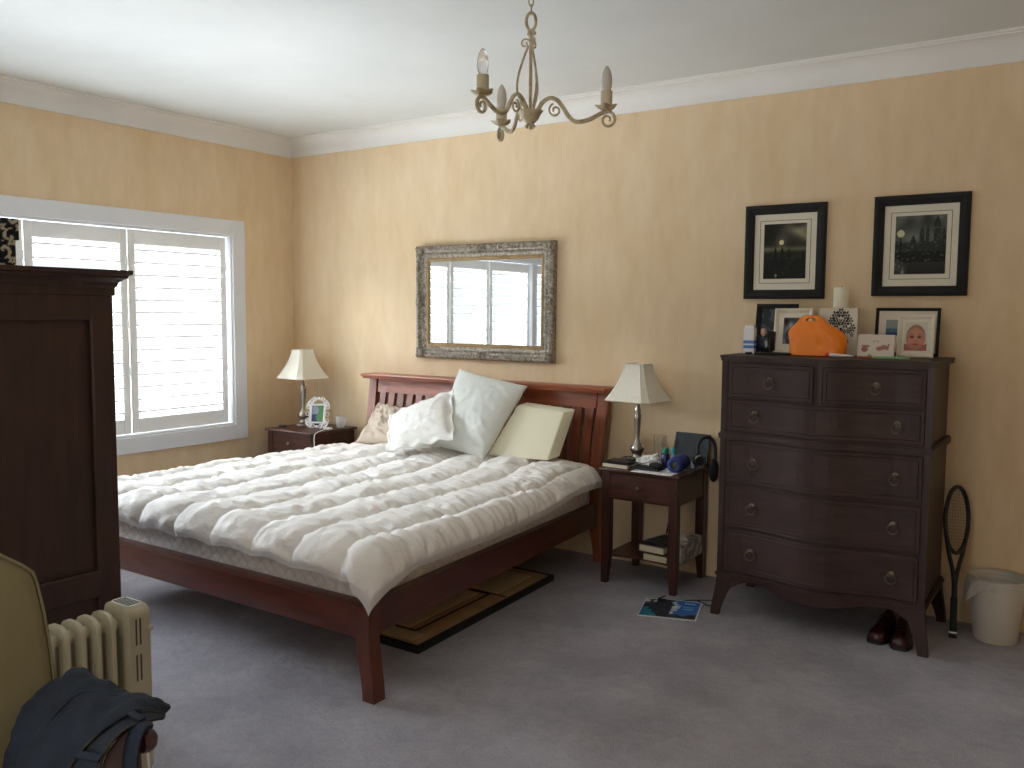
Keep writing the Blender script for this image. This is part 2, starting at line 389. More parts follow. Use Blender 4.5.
def mattress():
    m = MB(); x0, x1a, x1b, y0, y1 = .955, 2.825, 2.955, FY+.055, -.16; r = .05
    rings = []
    for k, (z, ins) in enumerate(((.305, .02), (.312, .004), (.325, 0), (.40, -.006), (.47, -.004), (.54, 0), (.556, .006), (.562, .02))):
        ring = []
        for (ax, ay) in rrect(0, 0, 1, 1, .03, 5):
            X1 = x1b + (x1a-x1b)*ay
            ring.append((x0+ins + (X1-x0-2*ins)*ax, y0+ins + (y1-y0-2*ins)*ay, z))
        rings.append(ring)
    return m.loft(rings)
mo = mattress().build('mattress', M_matt, loc=(1.95, -1.25, .305), smooth=True, angle=50)
tag(mo, 'thick pale diamond-quilted mattress lying in the red-brown bed frame under the duvet', 'mattress')
pipe = MB()
for z in (.328, .545):
    for a, b in (((.95, FY+.048, z), (2.96, FY+.048, z)), ((2.961, FY+.05, z), (2.831, -.17, z))): pipe.tube([a, b], .005, 6)
pipe.build('piping', M_white, mo)

# duvet ------------------------------------------------------------
def duvet():
    X0, X1, Y0, Y1, Z = .97, 2.95, -2.30, -.30, .580
    ox, of = .20, .165
    ns, nt = 300, 280
    CH = .268
    def base(s, t):
        # s: across from left hem, t: along from foot hem
        x = X0 - ox + s; y = Y0 - of + t
        X1l = X1 + .01 - .105*sstep(-2.3, -.3, y)
        a = (x - X1l) if x > X1l else ((x - X0) if x < X0 else 0)
        b = (y - Y0) if y < Y0 else 0
        Lh = math.hypot(a, b); px = min(max(x, X0), X1l); py = max(y, Y0)
        rise = .045*sstep(-1.1, -.55, y)*(.1 + .9*sstep(1.0, 2.0, x)) - .022*sstep(1.4, .9, x)*sstep(-1.5, -.7, y)
        if Lh > 0:
            side = sstep(0, .04, a); headw = sstep(-2.2, -.5, y)
            th = math.radians(86) - side*math.radians(30)*headw
            Lh2 = Lh*(1 - .12*(1-sstep(0, .05, a))*sstep(2.9, 2.2, x) - (.14+.24*headw)*side*sstep(-2.32, -2.05, y) + .26*side*sstep(-2.1, -2.4, y)); rr = .085
            if Lh2 < rr*th: hz = rr*math.sin(Lh2/rr); dz = rr*(1-math.cos(Lh2/rr))
            else: hz = rr*math.sin(th) + math.cos(th)*(Lh2-rr*th); dz = rr*(1-math.cos(th)) + (Lh2-rr*th)*math.sin(th)
            dz -= rise
            px += a/Lh*hz; py += b/Lh*hz
            return Vector((px, py, Z-dz)), (a, b, Lh)
        return Vector((px, py, Z+rise)), (0, 0, 0)
    W = X1-X0+2*ox-.02; T = Y1-Y0+of
    P = [[None]*ns for _ in range(nt)]
    for j in range(nt):
        for i in range(ns):
            s = W*i/(ns-1); t = T*j/(nt-1)
            wob = .03*noise.noise(Vector((s*.9, t*1.1, 3.3)))
            P[j][i] = base(s, t)[0]
    V = [None]*(ns*nt)
    for j in range(nt):
        for i in range(ns):
            s = W*i/(ns-1); t = T*j/(nt-1)
            du = P[j][min(i+1, ns-1)] - P[j][max(i-1, 0)]; dv = P[min(j+1, nt-1)][i] - P[max(j-1, 0)][i]
            n = du.cross(dv).normalized()
            ss = s + .035*noise.noise(Vector((t*2.2, s*.8, 5.1))) + .02*noise.noise(Vector((t*6, s*2, 1.7)))
            fr = (ss/CH) % 1.0; e = abs(2*fr-1)
            ci = int(ss/CH)
            puff = .046*(1-e**2.4)**.65 if e < 1 else 0
            tt = t + .10*((ci*.37) % 1) + .02*noise.noise(Vector((s*5, t*3, 9)))
            f2 = (tt/.42) % 1.0; e2 = abs(2*f2-1)
            puff *= .62 + .38*(1-e2**5)
            # wrinkles pulled out of the seams
            wv = Vector((s*6+ci*3, t*24, ci*7.1)); w1 = noise.noise(wv)
            w2 = noise.noise(Vector((s*16+40, t*24, 2.0))); w3 = noise.noise(Vector((s*2.1, t*2.6, 11)))
            rid = (1-abs(noise.noise(Vector((s*7+t*9, t*12-s*3, 4.0))))*2.2)
            edge = e**1.5
            h = puff + .009*w1*(.3+edge) + .009*w2 + .016*w3 + .012*max(0, rid)*(.3+.6*edge)
            # thin to the hem
            hm = min(s, W-s, t) ; k = .25+.75*sstep(0, .05, hm)
            hm2 = (T-t); k *= .2+.8*sstep(0, .12, hm2)
            p = P[j][i] + n*(h*k + .012)
            # scalloped hem
            V[j*ns+i] = p + Vector((0, 0, .018*(1-e**2)*sstep(.12, 0, t) if t < .12 else 0))
    m = MB(); V = [tuple(v) for v in V]
    m.add(V, [(j*ns+i, j*ns+i+1, (j+1)*ns+i+1, (j+1)*ns+i) for j in range(nt-1) for i in range(ns-1)])
    return m
dv = duvet().build('duvet', M_duvet, loc=(1.95, -1.25, .57), smooth=True, angle=180)
tag(dv, 'rumpled white channel-stitched feather duvet spread over the mattress', 'duvet')
sd = dv.modifiers.new('thickness', 'SOLIDIFY'); sd.thickness = .012; sd.offset = -1

# pillows -----------------------------------------------------------
def pillow(name, label, corners, thick, m, flange=0, pinch=.10, sag=0, seed=0, wr=.010, n=56):
    A, B, Cc, D = [Vector(c) for c in corners]       # TL TR BR BL
    ctr = (A+B+Cc+D)/4; nr = (B-A).cross(D-A).normalized()
    if nr.dot(Vector((5.4, -4.9, 1.55)) - ctr) < 0: nr = -nr
    mb = MB(); V = []; F = []
    def pos(u, v, side):
        a, b = 2*u-1, 2*v-1
        # concave edges between pointed corners
        ua = u + pinch*.5*(-a)*(1-b*b)*.5; vb = v + pinch*.5*(-b)*(1-a*a)*.5
        p = (A*(1-ua)+B*ua)*(1-vb) + (D*(1-ua)+Cc*ua)*vb
        fa = flange
        aa, bb = min(1, abs(a)/(1-fa)), min(1, abs(b)/(1-fa))
        t = ((1-aa**2.6)*(1-bb**2.6))**.55
        q = Vector((a*2.4+seed, b*2.4, side*3+seed))
        w = noise.noise(q)*wr*1.6 + noise.noise(q*2.6+Vector((5, 0, 0)))*wr
        crease = wr*.9*(1-abs(noise.noise(Vector((a*3+b*1.5+seed*2, b*4-a*2, side)))*2.4))
        edge = .25 + .75*min(1, t*1.5)
        off = thick*.5*t + (w+max(0, crease))*edge + .004
        p = p + nr*(off*side) + Vector((0, 0, -sag*(1-a*a)*(1-v)))
        if flange and (aa >= 1 or bb >= 1): p += nr*(.010*math.sin(a*11+seed)+.010*math.sin(b*9))
        return p
    for side in (1, -1):
        o = len(V)
        for j in range(n):
            for i in range(n): V.append(tuple(pos(i/(n-1), j/(n-1), side)))
        F += [(o+j*n+i, o+j*n+i+1, o+(j+1)*n+i+1, o+(j+1)*n+i) for j in range(n-1) for i in range(n-1)]
    rim = [j for j in range(n)] + [j*n+n-1 for j in range(1, n)] + [(n-1)*n+j for j in range(n-2, -1, -1)] + [j*n for j in range(n-2, 0, -1)]
    for k in range(len(rim)):
        a, b = rim[k], rim[(k+1) % len(rim)]; F.append((a, b, b+n*n, a+n*n))
    mb.add(V, F)
    lo = min(V, key=lambda q: q[2])
    o = mb.build(name, m, loc=(ctr.x, ctr.y, lo[2]), smooth=True, angle=180)
    return tag(o, label, 'pillow')
# ref corners measured on the bed
pillow('cushion', 'taupe crumpled cushion slumped against the left end of the headboard', ((1.07, -.17, .885), (1.43, -.17, .865), (1.66, -.50, .66), (1.13, -.48, .63)), .13, M_beige, pinch=.25, seed=3, wr=.012)['category'] = 'cushion'
def wedge():
    m = MB()
    TL, TR, BR, BL = Vector((2.375, -.32, .966)), Vector((2.715, -.32, .946)), Vector((2.760, -.58, .690)), Vector((2.325, -.58, .680))
    bk = Vector((.0, .11, .012)); n = 7
    # front face bulges slightly, chamfered long side; swept back to give the block
    front = [TL, TR, BR, BL]
    t = bmesh.new(); vs = [t.verts.new(p) for p in front] + [t.verts.new(p + bk + Vector((.02 if i in (1, 2) else 0, 0, 0))) for i, p in enumerate(front)]
    for f in ((0, 1, 2, 3), (7, 6, 5, 4), (0, 4, 5, 1), (1, 5, 6, 2), (2, 6, 7, 3), (3, 7, 4, 0)): t.faces.new([vs[i] for i in f])
    bmesh.ops.bevel(t, geom=t.edges[:], offset=.009, segments=3, affect='EDGES', profile=.5)
    m._merge(t); return m
wd = wedge().build('foam_pillow', M_foam, loc=(2.56, -.46, .66), smooth=True, angle=60)
tag(wd, 'smooth cream block-shaped foam pillow leaning on the right end of the headboard', 'pillow')
pillow('square_pillow', 'large pale square pillow standing tilted on its corner in the middle of the headboard', ((1.835, -.21, 1.165), (2.385, -.22, 1.08), (2.36, -.66, .665), (1.90, -.58, .70)), .19, M_pilg, pinch=.10, seed=11, wr=.0045)
pillow('oxford_pillow', 'smaller white pillow with a stitched flange edge leaning in front of the big square pillow', ((1.465, -.50, .858), (1.925, -.40, 1.05), (2.20, -.74, .785), (1.735, -.82, .672)), .12, M_pilw, flange=.13, pinch=.05, seed=20, wr=.006)

# ------------------------------------------------------------------ nightstands
def nightstand(label):
    # local frame: x 0..49, y -.5..0 ; front is -y
    o = thing('nightstand', label, 'nightstand', (0, 0, 0), group='matching bedside tables')
    w, d, h = .455, .455, .652
    MB().box((0, -d-.02, h), (w+.04, .0, h+.018), .005).build('table_top', M_nt, o, smooth=True)
    for sx in (0, 1):
        for sy in (0, 1):
            rings = []
            cx = .02 + .022 if sx == 0 else w+.02-.022; cy = -d + .022 if sy == 0 else -.042
            for z in (0, .12, .18, h):
                t = sstep(0, .18, z); hw = .017 + .008*t; ox = (1-t)*.007*(-1 if sx == 0 else 1); oy = (1-t)*.007*(-1 if sy == 0 else 1)
                ox = -ox*1.0; oy = -oy*1.0
                ccx = cx + (0 if t == 1 else -ox); ccy = cy + (0 if t == 1 else -oy)
                rings.append([(ccx-hw, ccy-hw, z), (ccx+hw, ccy-hw, z), (ccx+hw, ccy+hw, z), (ccx-hw, ccy+hw, z)])
            MB().loft(rings).build('leg', M_ntv, o)
    a = MB(); z0, z1 = .492, .651
    a.box((.022, -d+.045, z0), (.038, -.065, z1)).box((w+.002, -d+.045, z0), (w+.018, -.065, z1)).box((.065, -.036, z0), (w-.025, -.022, z1))
    a.box((.065, -d+.006, z0), (w-.025, -d+.022, z0+.012)).box((.065, -d+.006, z1-.008), (w-.025, -d+.022, z1))
    a.build('apron', M_ntv, o)
    dr = MB().box((.067, -d+.001, z0+.014), (w-.027, -d+.02, z1-.010), .002).build('drawer', M_nt, o)
    MB().lathe([(.004, 0), (.005, .008), (.011, .012), (.012, .018), (.008, .024), (.001, .025)], M=Matrix.Translation((.02+w/2, -d+.001, .575)) @ Matrix.Rotation(PI/2, 4, 'X'), n=16).build('knob', M_pewter, dr, smooth=True)
    # shelf with curved front
    out = [(.03, -.03), (w+.01, -.03), (w+.01, -d+.04)] + [(w+.01-(w-.02)*i/10, -d+.04 + .03*math.sin(PI*i/10)*1) for i in range(1, 10)] + [(.03, -d+.04)]
    MB().prism(out, .145, .163).build('shelf', M_nt, o)
    return o
nr = nightstand('dark wooden bedside table right of the bed, crowded with small things')
nl = copy_tree(nr); nl['label'] = 'dark wooden bedside table in the corner left of the bed'
nr.location = (3.045, -.015, 0); nl.location = (.228, -.03, 0)
TZ = .670

# ------------------------------------------------------------------ lamps
def lamp(label, rz):
    o = thing('table_lamp', label, 'lamp', (0, 0, 0), group='pewter bedside lamps')
    MB().lathe([(.058, 0), (.060, .006), (.054, .014), (.038, .022), (.026, .034), (.030, .050), (.040, .066), (.041, .080), (.030, .100), (.017, .118), (.013, .135), (.016, .180), (.022, .250), (.024, .275), (.017, .290), (.022, .298), (.016, .312), (.010, .345), (.009, .385), (.001, .386)], n=32).build('lamp_base', M_pewter, o, smooth=True, angle=60)
    MB().lathe([(.012, .380), (.016, .385), (.016, .420), (.001, .421)], n=16).build('bulb_holder', M_white, o, smooth=True)
    def ring(t, ins=0):
        # bell: square with cut corners, half side
        hs = .062 + (.152-.062)*(t**1.9*.62 + t*.38) - ins; c = hs*.22
        z = .578 - .212*t
        pts = []
        for k in range(4):
            a = k*PI/2
            for (px, py) in ((hs, -hs+c), (hs, hs-c)):
                pts.append((px*math.cos(a)-py*math.sin(a), px*math.sin(a)+py*math.cos(a), z))
        return pts
    R = [ring(i/10) for i in range(11)]; Ri = [ring(i/10, .003) for i in range(10, -1, -1)]
    sh = MB().loft(R + Ri + [R[0]], cap=False, M=Matrix.Rotation(rz, 4, 'Z')).build('lamp_shade', M_shade, o)
    tr = MB()
    for t in (0, 1):
        p = [Vector(q) for q in ring(t, -.001)]; p = [Matrix.Rotation(rz, 4, 'Z') @ q for q in p]
        for i in range(8): tr.tube([p[i], p[(i+1) % 8]], .0035, 6)
    for k in range(8):
        tr.tube([Matrix.Rotation(rz, 4, 'Z') @ Vector(ring(i/10, -.0005)[k]) for i in range(11)], .0016, 5)
    tr.build('shade_trim', M_shade, sh)
    MB().tube([Matrix.Rotation(rz, 4, 'Z') @ Vector(q) for q in ((-.06, 0, .572), (0, 0, .572), (.06, 0, .572))], .002, 6).tube([(0, 0, .385), (0, 0, .574)], .003, 6).build('shade_carrier', M_pewter, o)
    return o
lr = lamp('pewter table lamp with cream bell shade on the cluttered bedside table', math.radians(-7))
ll = lamp('pewter table lamp with white bell shade in the corner by the window', math.radians(-5))
lr.location = (3.133, -.170, TZ); ll.location = (.322, -.205, TZ)

# ------------------------------------------------------------------ chest of drawers
DX0, DX1, DYF, DYB = 3.805, 4.788, -.605, -.05
dr = thing('chest_of_drawers', 'tall dark mahogany chest with serpentine front and ring pulls against the yellow wall', 'chest of drawers', ((DX0+DX1)/2, -.33, 0))
def serp(x, k=1.0):
    t = (x-DX0)/(DX1-DX0)
    return DYF - k*(.062*math.exp(-((t-.5)/.17)**2) - .016*math.exp(-((t-.13)/.09)**2) - .016*math.exp(-((t-.87)/.09)**2))
def outline(x0, x1, fo, yb=DYB, n=40):
    """plan shape with serpentine front pushed out by fo"""
    return [(x1, yb), (x0, yb)] + [(x0+(x1-x0)*i/n, serp(min(max(x0+(x1-x0)*i/n, DX0), DX1))-fo) for i in range(n+1)]
MB().prism(outline(DX0+.012, DX1-.012, -.008), .225, .925).prism(outline(DX0+.016, DX1-.016, -.008), .9265, 1.314).build('body', [M_dressv], dr)
MB().prism(outline(DX0-.004, DX1+.004, .006), 1.3135, 1.328).prism(outline(DX0-.007, DX1+.007, .012), 1.3275, 1.341).build('top', M_dress, dr)
MB().prism(outline(DX0-.006, DX1+.006, .008), .918, .930).prism(outline(DX0-.007, DX1+.007, .012), .930, .944).prism(outline(DX0-.002, DX1+.002, .004), .944, .952).build('waist_moulding', M_dress, dr)
MB().prism(outline(DX0-.006, DX1+.006, .008), .208, .224).prism(outline(DX0, DX1, .002), .224, .232).build('base_moulding', M_dress, dr)
for x in (DX0+.016, DX1-.016):      # front corner stiles
    m = MB()
    for z0, z1 in ((.233, .917), (.953, 1.313)): m.prism([(x-.014, DYF-.002), (x+.014, DYF-.002), (x+.014, DYF+.03), (x-.014, DYF+.03)], z0, z1)
    m.build('corner_stile', M_dressv, dr)
def drawer(x0, x1, z0, z1, rings, label=None):
    n = 30; m = MB()
    m.loft([[(x, serp(x)-.005, z) for x, z in ((xx, z0), (xx, z1))] + [(xx, serp(xx)+.02, z1), (xx, serp(xx)+.02, z0)] for xx in [x0+(x1-x0)*i/n for i in range(n+1)]])
    o = m.build('drawer', M_dress, dr)
    b = MB(); e = .018
    path = [(x0+e+(x1-x0-2*e)*i/n, z0+e) for i in range(n+1)] + [(x1-e-(x1-x0-2*e)*i/n, z1-e) for i in range(n+1)]
    b.tube([(x, serp(x)-.006, z) for x, z in path] + [(x0+e, serp(x0+e)-.006, z0+e)], .0028, 6)
    path = [(x0+(x1-x0)*i/n, z0) for i in range(n+1)] + [(x1-(x1-x0)*i/n, z1) for i in range(n+1)]
    b.tube([(x, serp(x)-.006, z) for x, z in path] + [(x0, serp(x0)-.006, z0)], .0028, 6)
    b.build('bead_moulding', M_dress, o)
    for hx, hz in rings:
        y = serp(hx)-.006; r = MB()
        r.lathe([(.017, 0), (.016, .004), (.008, .006), (.006, .014), (.001, .015)], M=Matrix.Translation((hx, y, hz+.012)) @ Matrix.Rotation(PI/2, 4, 'X'), n=16)
        r.tube([(hx+.023*math.sin(2*PI*k/20), y-.012-.003*math.cos(2*PI*k/20), hz-.006+.023*math.cos(2*PI*k/20)) for k in range(20)], .0033, 6, closed=True)
        r.build('ring_pull', M_bronze, o, smooth=True)
mid = (DX0+DX1)/2 + .0
drawer(DX0+.035, mid-.022, 1.130, 1.300, [(4.053, 1.212)])
drawer(mid+.022, DX1-.035, 1.130, 1.300, [(4.546, 1.212)])
drawer(DX0+.035, DX1-.035, .962, 1.116, [(3.978, 1.038), (4.64, 1.038)])
drawer(DX0+.035, DX1-.035, .700, .908, [(3.978, .80), (4.64, .80)])
drawer(DX0+.035, DX1-.035, .470, .678, [(3.978, .572), (4.64, .572)])
drawer(DX0+.035, DX1-.035, .240, .448, [(3.978, .338), (4.64, .338)])
def cleg(x, s, front):
    yb = DYF if front else DYB; sy = 1 if front else -1; m = MB(); rings = []
    for k in range(9):
        z = .209*k/8; t = sstep(0, .209, z)**.9
        w = .042 + .045*(z/.209)**1.3; d = .028 + .018*(z/.209)**2
        xo = x - s*.024*(1-t)  # outer edge splays out at the foot
        yo = yb - sy*.012*(1-t)
        xs = sorted((xo, xo + s*w)); ys = sorted((yo, yo+sy*d))
        rings.append([(xs[0], ys[0], z), (xs[1], ys[0], z), (xs[1], ys[1], z), (xs[0], ys[1], z)])
    return m.loft(rings)
for x, s in ((DX0, 1), (DX1, -1)):
    for f in (True, False): cleg(x, s, f).build('foot', M_dressv, dr, smooth=True, angle=30)
m = MB(); n = 48; rings = []
for i in range(n+1):
    x = DX0+.06 + (DX1-DX0-.12)*i/n; t = i/n
    drop = .026 + .040*math.exp(-((t-.5)/.16)**2) + .03*math.exp(-(t/.06)**2) + .03*math.exp(-((1-t)/.06)**2) + .008*math.cos(t*PI*6)
    y = serp(x)+.004; rings.append([(x, y, .209-drop), (x, y, .209), (x, y+.02, .209), (x, y+.02, .209-drop)])
m.loft(rings).build('scalloped_apron', M_dress, dr, smooth=True, angle=40)

# ------------------------------------------------------------------ wardrobe (far left)
WX0, WX1, WYB, WYF = 1.12, 2.30, -3.62, -2.965       # doors face the bed
wr = thing('wardrobe', 'tall dark panelled wooden wardrobe with heavy cornice standing in front of the shutters', 'wardrobe', (1.7, -3.3, 0))
MB().box((WX0+.02, WYB+.01, .06), (WX1-.022, WYF-.02, 1.60)).build('carcass', M_ward, wr)
for (xa, xb) in ((WX1-.024, WX1), (WX0, WX0+.024)):
    m = MB(); m.box((xa, WYF-.082, .04), (xb, WYF, 1.60), .003); m.box((xa, WYB, .04), (xb, WYB+.062, 1.60), .003)
    m.box((xa, WYB+.062, 1.515), (xb, WYF-.082, 1.60)); m.box((xa, WYB+.062, .47), (xb, WYF-.082, .560)); m.box((xa, WYB+.062, .08), (xb, WYF-.082, .17))
    s = 1 if xa > 2 else -1; xe = xb if s > 0 else xa
    for z0, z1 in ((.560, 1.515), (.17, .47)):   # bead round each sunk panel
        for a, b in (((WYB+.062, z0), (WYF-.082, z0)), ((WYF-.082, z0), (WYF-.082, z1)), ((WYF-.082, z1), (WYB+.062, z1)), ((WYB+.062, z1), (WYB+.062, z0))):
            m.tube([(xe-s*.008, a[0], a[1]), (xe-s*.008, b[0], b[1])], .007, 6)
    m.build('side_frame', M_ward, wr)
cp = [(0, 1.598), (.006, 1.602), (.007, 1.630), (.013, 1.636), (.017, 1.648), (.030, 1.660), (.040, 1.664), (.042, 1.674), (.053, 1.678), (.055, 1.694)]
rings = [[(WX0-d, WYB-.0, z), (WX1+d, WYB-.0, z), (WX1+d, WYF+d, z), (WX0-d, WYF+d, z)] for d, z in cp]
MB().loft(rings).build('cornice', M_ward, wr)
MB().box((WX0-.015, WYB, .0), (WX1+.015, WYF+.015, .085), .004).build('plinth', M_ward, wr)
for xa, xb, kx in ((WX0+.03, 1.707, 1.68), (1.713, WX1-.03, 1.74)):
    m = MB().box((xa, WYF-.02, .57), (xb, WYF+.004, 1.585), .003)
    dd = m.build('door', M_ward, wr)
    MB().box((xa+.07, WYF+.004, .64), (xb-.07, WYF+.010, 1.51), .004).build('door_panel', M_ward, dd)
    MB().sphere((kx, WYF+.022, 1.05), .014, 8).tube([(kx, WYF+.004, 1.05), (kx, WYF+.02, 1.05)], .006, 8).build('knob', M_bronze, dd, smooth=True)
d2 = MB().box((WX0+.03, WYF-.02, .12), (WX1-.03, WYF+.004, .54), .003).build('drawer', M_ward, wr)
for kx in (1.4, 2.02): MB().sphere((kx, WYF+.022, .33), .014, 8).tube([(kx, WYF+.004, .33), (kx, WYF+.02, .33)], .006, 8).build('knob', M_bronze, d2, smooth=True)

# damask storage box on the wardrobe
def damask(u, v):
    """black ground with cream scrolls; u, v in metres"""
    k = 0
    c = .062; iu, iv = math.floor(u/c), math.floor(v/c); fu, fv = u/c-iu-.5, v/c-iv-.5
    if iu % 2: fv = -fv
    if iv % 2: fu = -fu
    r = math.hypot(fu, fv); th = math.atan2(fv, fu)
    sp = (r*9 - th*1.0) % (2*PI)
    if r < .46 and abs(sp-PI) < .85: k = 1
    if r < .07: k = 1
    rr = math.hypot(abs(fu)-.5, abs(fv)-.5)
    if rr < .2*(1+.35*math.cos(5*math.atan2(abs(fv)-.5, abs(fu)-.5))) and rr > .06: k = 1
    return (176, 166, 142) if k else (26, 26, 32)
BX1, BY1 = 2.22, -3.262
bx = thing('storage_box', 'black and cream damask patterned box with a lid on top of the wardrobe', 'box', (1.99, -3.43, 1.695))
def panelbox(x0, x1, y0, y1, z0, z1):
    m = MB()
    def q(P, U, Vv):
        nu = max(2, int(U.length/.004)); nv = max(2, int(Vv.length/.004)); m.grid(lambda a, b: tuple(P+U*a+Vv*b), nu, nv)
    a = Vector
    q(a((x0, y0, z0)), a((x1-x0, 0, 0)), a((0, 0, z1-z0))); q(a((x0, y1, z0)), a((x1-x0, 0, 0)), a((0, 0, z1-z0)))
    q(a((x0, y0, z0)), a((0, y1-y0, 0)), a((0, 0, z1-z0))); q(a((x1, y0, z0)), a((0, y1-y0, 0)), a((0, 0, z1-z0)))
    q(a((x0, y0, z1)), a((x1-x0, 0, 0)), a((0, y1-y0, 0))); q(a((x0, y0, z0)), a((x1-x0, 0, 0)), a((0, y1-y0, 0)))
    return m
o = panelbox(1.80, BX1-.006, -3.60, BY1-.008, 1.695, 1.788).build('box_body', M_fabp, bx, weld=.0005); paint(o, lambda p: damask(p.x+p.y*1.0, p.z+.1))
o = panelbox(1.792, BX1, -3.61, BY1+.002, 1.7885, 1.862).build('lid', M_fabp, bx, weld=.0005); paint(o, lambda p: damask(p.x+p.y+.03+(p.z if 0 else 0), p.z-.012))

# ------------------------------------------------------------------ mirror and wall pictures
def frame(x0, x1, z0, z1, prof, y=0, M=None):
    """mitred frame; prof = list of (inset from the outer edge, height off the wall)"""
    m = MB(); P = prof
    rings = []
    for k in range(5):
        kk = k % 4
        rings.append([({0: x0+i, 1: x1-i, 2: x1-i, 3: x0+i}[kk], y-h, {0: z0+i, 1: z0+i, 2: z1-i, 3: z1-i}[kk]) for i, h in P])
    m.loft(rings, cap=False, M=M); return m
M_gilt = mat('tarnished_silver_gilt', (176, 166, 150), (112, 102, 90), .5, .3, scale=55, p=(.35, .65), bump=.8, bscale=70, bdist=.006)
M_gold = mat('gilt_slip', (176, 148, 104), (150, 122, 82), .45, .4, scale=20)
mx0, mx1, mz0, mz1 = 1.315, 2.462, 1.218, 2.008
mi = thing('wall_mirror', 'rectangular mirror in an ornate grey-silver frame hanging above the headboard', 'mirror', ((mx0+mx1)/2, -.002, mz0))
frame(mx0, mx1, mz0, mz1, [(0, .002), (0, .038), (.006, .046), (.014, .050), (.026, .048), (.034, .040), (.044, .034), (.058, .030), (.066, .033), (.072, .030), (.086, .024), (.086, .002)]).build('frame', M_gilt, mi, smooth=True, angle=40)
frame(mx0+.086, mx1-.086, mz0+.086, mz1-.086, [(0, .002), (0, .026), (.008, .028), (.018, .022), (.024, .015), (.024, .002)]).build('gold_slip', M_gold, mi)
MB().box((mx0+.098, -.014, mz0+.098), (mx1-.098, -.010, mz1-.098)).build('mirror_glass', M_mirror, mi)
orn = MB()
def leafrow(p, q, n, nrm):
    for k in range(n):
        t = (k+.5)/n; x = p[0]+(q[0]-p[0])*t; z = p[1]+(q[1]-p[1])*t
        s = .7+.5*abs(math.sin(k*2.1))
        orn.sphere((x, -.047, z), .009*s, 4, (1.3, .8, 1.3)); 
        orn.sphere((x+nrm[0]*.034, -.033, z+nrm[1]*.034), .0065, 4, (1, .8, 1))
e = .022
leafrow((mx0+.09, mz1-e), (mx1-.09, mz1-e), 44, (0, -1)); leafrow((mx0+.09, mz0+e), (mx1-.09, mz0+e), 44, (0, 1))
leafrow((mx0+e, mz0+.09), (mx0+e, mz1-.09), 28, (1, 0)); leafrow((mx1-e, mz0+.09), (mx1-e, mz1-.09), 28, (-1, 0))
def spray(cx, cz, sx, sz, s=1.0):
    for k in range(9):
        a = .0 + 1.57*k/8; r = .055*s
        orn.tube(smoothpts([(cx, -.045, cz), (cx+sx*math.cos(a)*r*.6, -.056, cz+sz*math.sin(a)*r*.6), (cx+sx*math.cos(a+.25)*r, -.044, cz+sz*math.sin(a+.25)*r)], 4), [.010*s, .009*s, .009*s, .008*s, .008*s, .007*s, .006*s, .005*s, .003*s], 6)
    orn.sphere((cx, -.052, cz), .016*s, 6)
for cx, sx in ((mx0+.022, 1), (mx1-.022, -1)):
    for cz, sz in ((mz0+.022, 1), (mz1-.022, -1)): spray(cx, cz, sx, sz)
xm, zm = (mx0+mx1)/2, (mz0+mz1)/2
for cx, cz, h in ((xm, mz1-.03, 1), (xm, mz0+.03, 1), (mx0+.03, zm, 0), (mx1-.03, zm, 0)):
    for k in range(10):
        a = 2*PI*k/10; r = .034
        ux, uz = (1.25, .75) if h else (.75, 1.25)
        orn.tube([(cx, -.046, cz), (cx+ux*math.cos(a)*r*.6, -.055, cz+uz*math.sin(a)*r*.6), (cx+ux*math.cos(a)*r, -.042, cz+uz*math.sin(a)*r)], [.008, .008, .004], 6)
    orn.sphere((cx, -.054, cz), .012, 6)
orn.build('carved_ornament', M_gilt, mi, smooth=True)

def nz(x, y, s=1, z=0): return noise.noise(Vector((x*s, y*s, z)))
def pic_moon(u, v):
    # u right 0..1, v up 0..1 : moonlit sky over dark spires
    g = 38 + 30*nz(u, v*1.6, 3, 1)
    streak = math.exp(-((v-.80+.35*(u-.9))/.10)**2)*sstep(.35, .9, u)*110 + math.exp(-((v-.9-.2*(u-.9))/.08)**2)*sstep(.5, 1, u)*50
    glow = 60*math.exp(-((u-.42)**2+(v-.66)**2)/.02)
    hz = 75*math.exp(-((v-.54)/.05)**2)
    c = g+streak+glow+hz; col = [c*.98, c*.95, c*.78]
    if math.hypot(u-.42, (v-.66)*1.2) < .055: col = [226, 218, 160]
    sk = .36 + .05*nz(u, 0, 14, 2)
    for cx, w, h in ((.28, .035, .60), (.44, .05, .60), (.60, .05, .56), (.93, .04, .52), (.14, .03, .47), (.78, .03, .44)):
        sk = max(sk, h - abs(u-cx)/w*.12 if abs(u-cx) < w*1.2 else 0)
    if v < sk: d = 18+22*abs(nz(u, v, 12, 5)); col = [d, d+2, d]
    if math.hypot(u-.30, v-.06) < .03: col = [130, 130, 120]
    return col
def pic_city(u, v):
    g = 62+34*(v)+50*nz(u, v, 4, 7); col = [g, g+3, g-2]
    sk = .55+.05*nz(u, 0, 9, 3)
    for cx, w, h in ((.53, .04, .83), (.64, .035, .85), (.82, .06, 1.0), (.36, .06, .68), (.95, .05, .78)):
        sk = max(sk, h-abs(u-cx)/w*.12 if abs(u-cx) < w*1.1 else 0)
    if v < sk and v > .22: d = 34+70*abs(nz(u, v, 16, 8)); col = [d, d*1.12, d*1.02]
    if .20 < v < .38: d = 18+150*max(0, nz(u, v*1.6, 17, 4)-.12); col = [d, d*1.05, d*.9]
    if v < .2+.02*nz(u, v, 8): d = 30+22*v*5; col = [d, d, d*.96]
    if v < .30-.6*u and u < .25: d = 60+120*max(0, nz(u, v, 15, 6)); col = [d, d, d*.9]
    if math.hypot(u-.11, (v-.70)*1.2) < .075: col = [214, 208, 170]
    if abs(u-.11) < .012 and .25 < v < .62: col = [14, 14, 14]
    return col
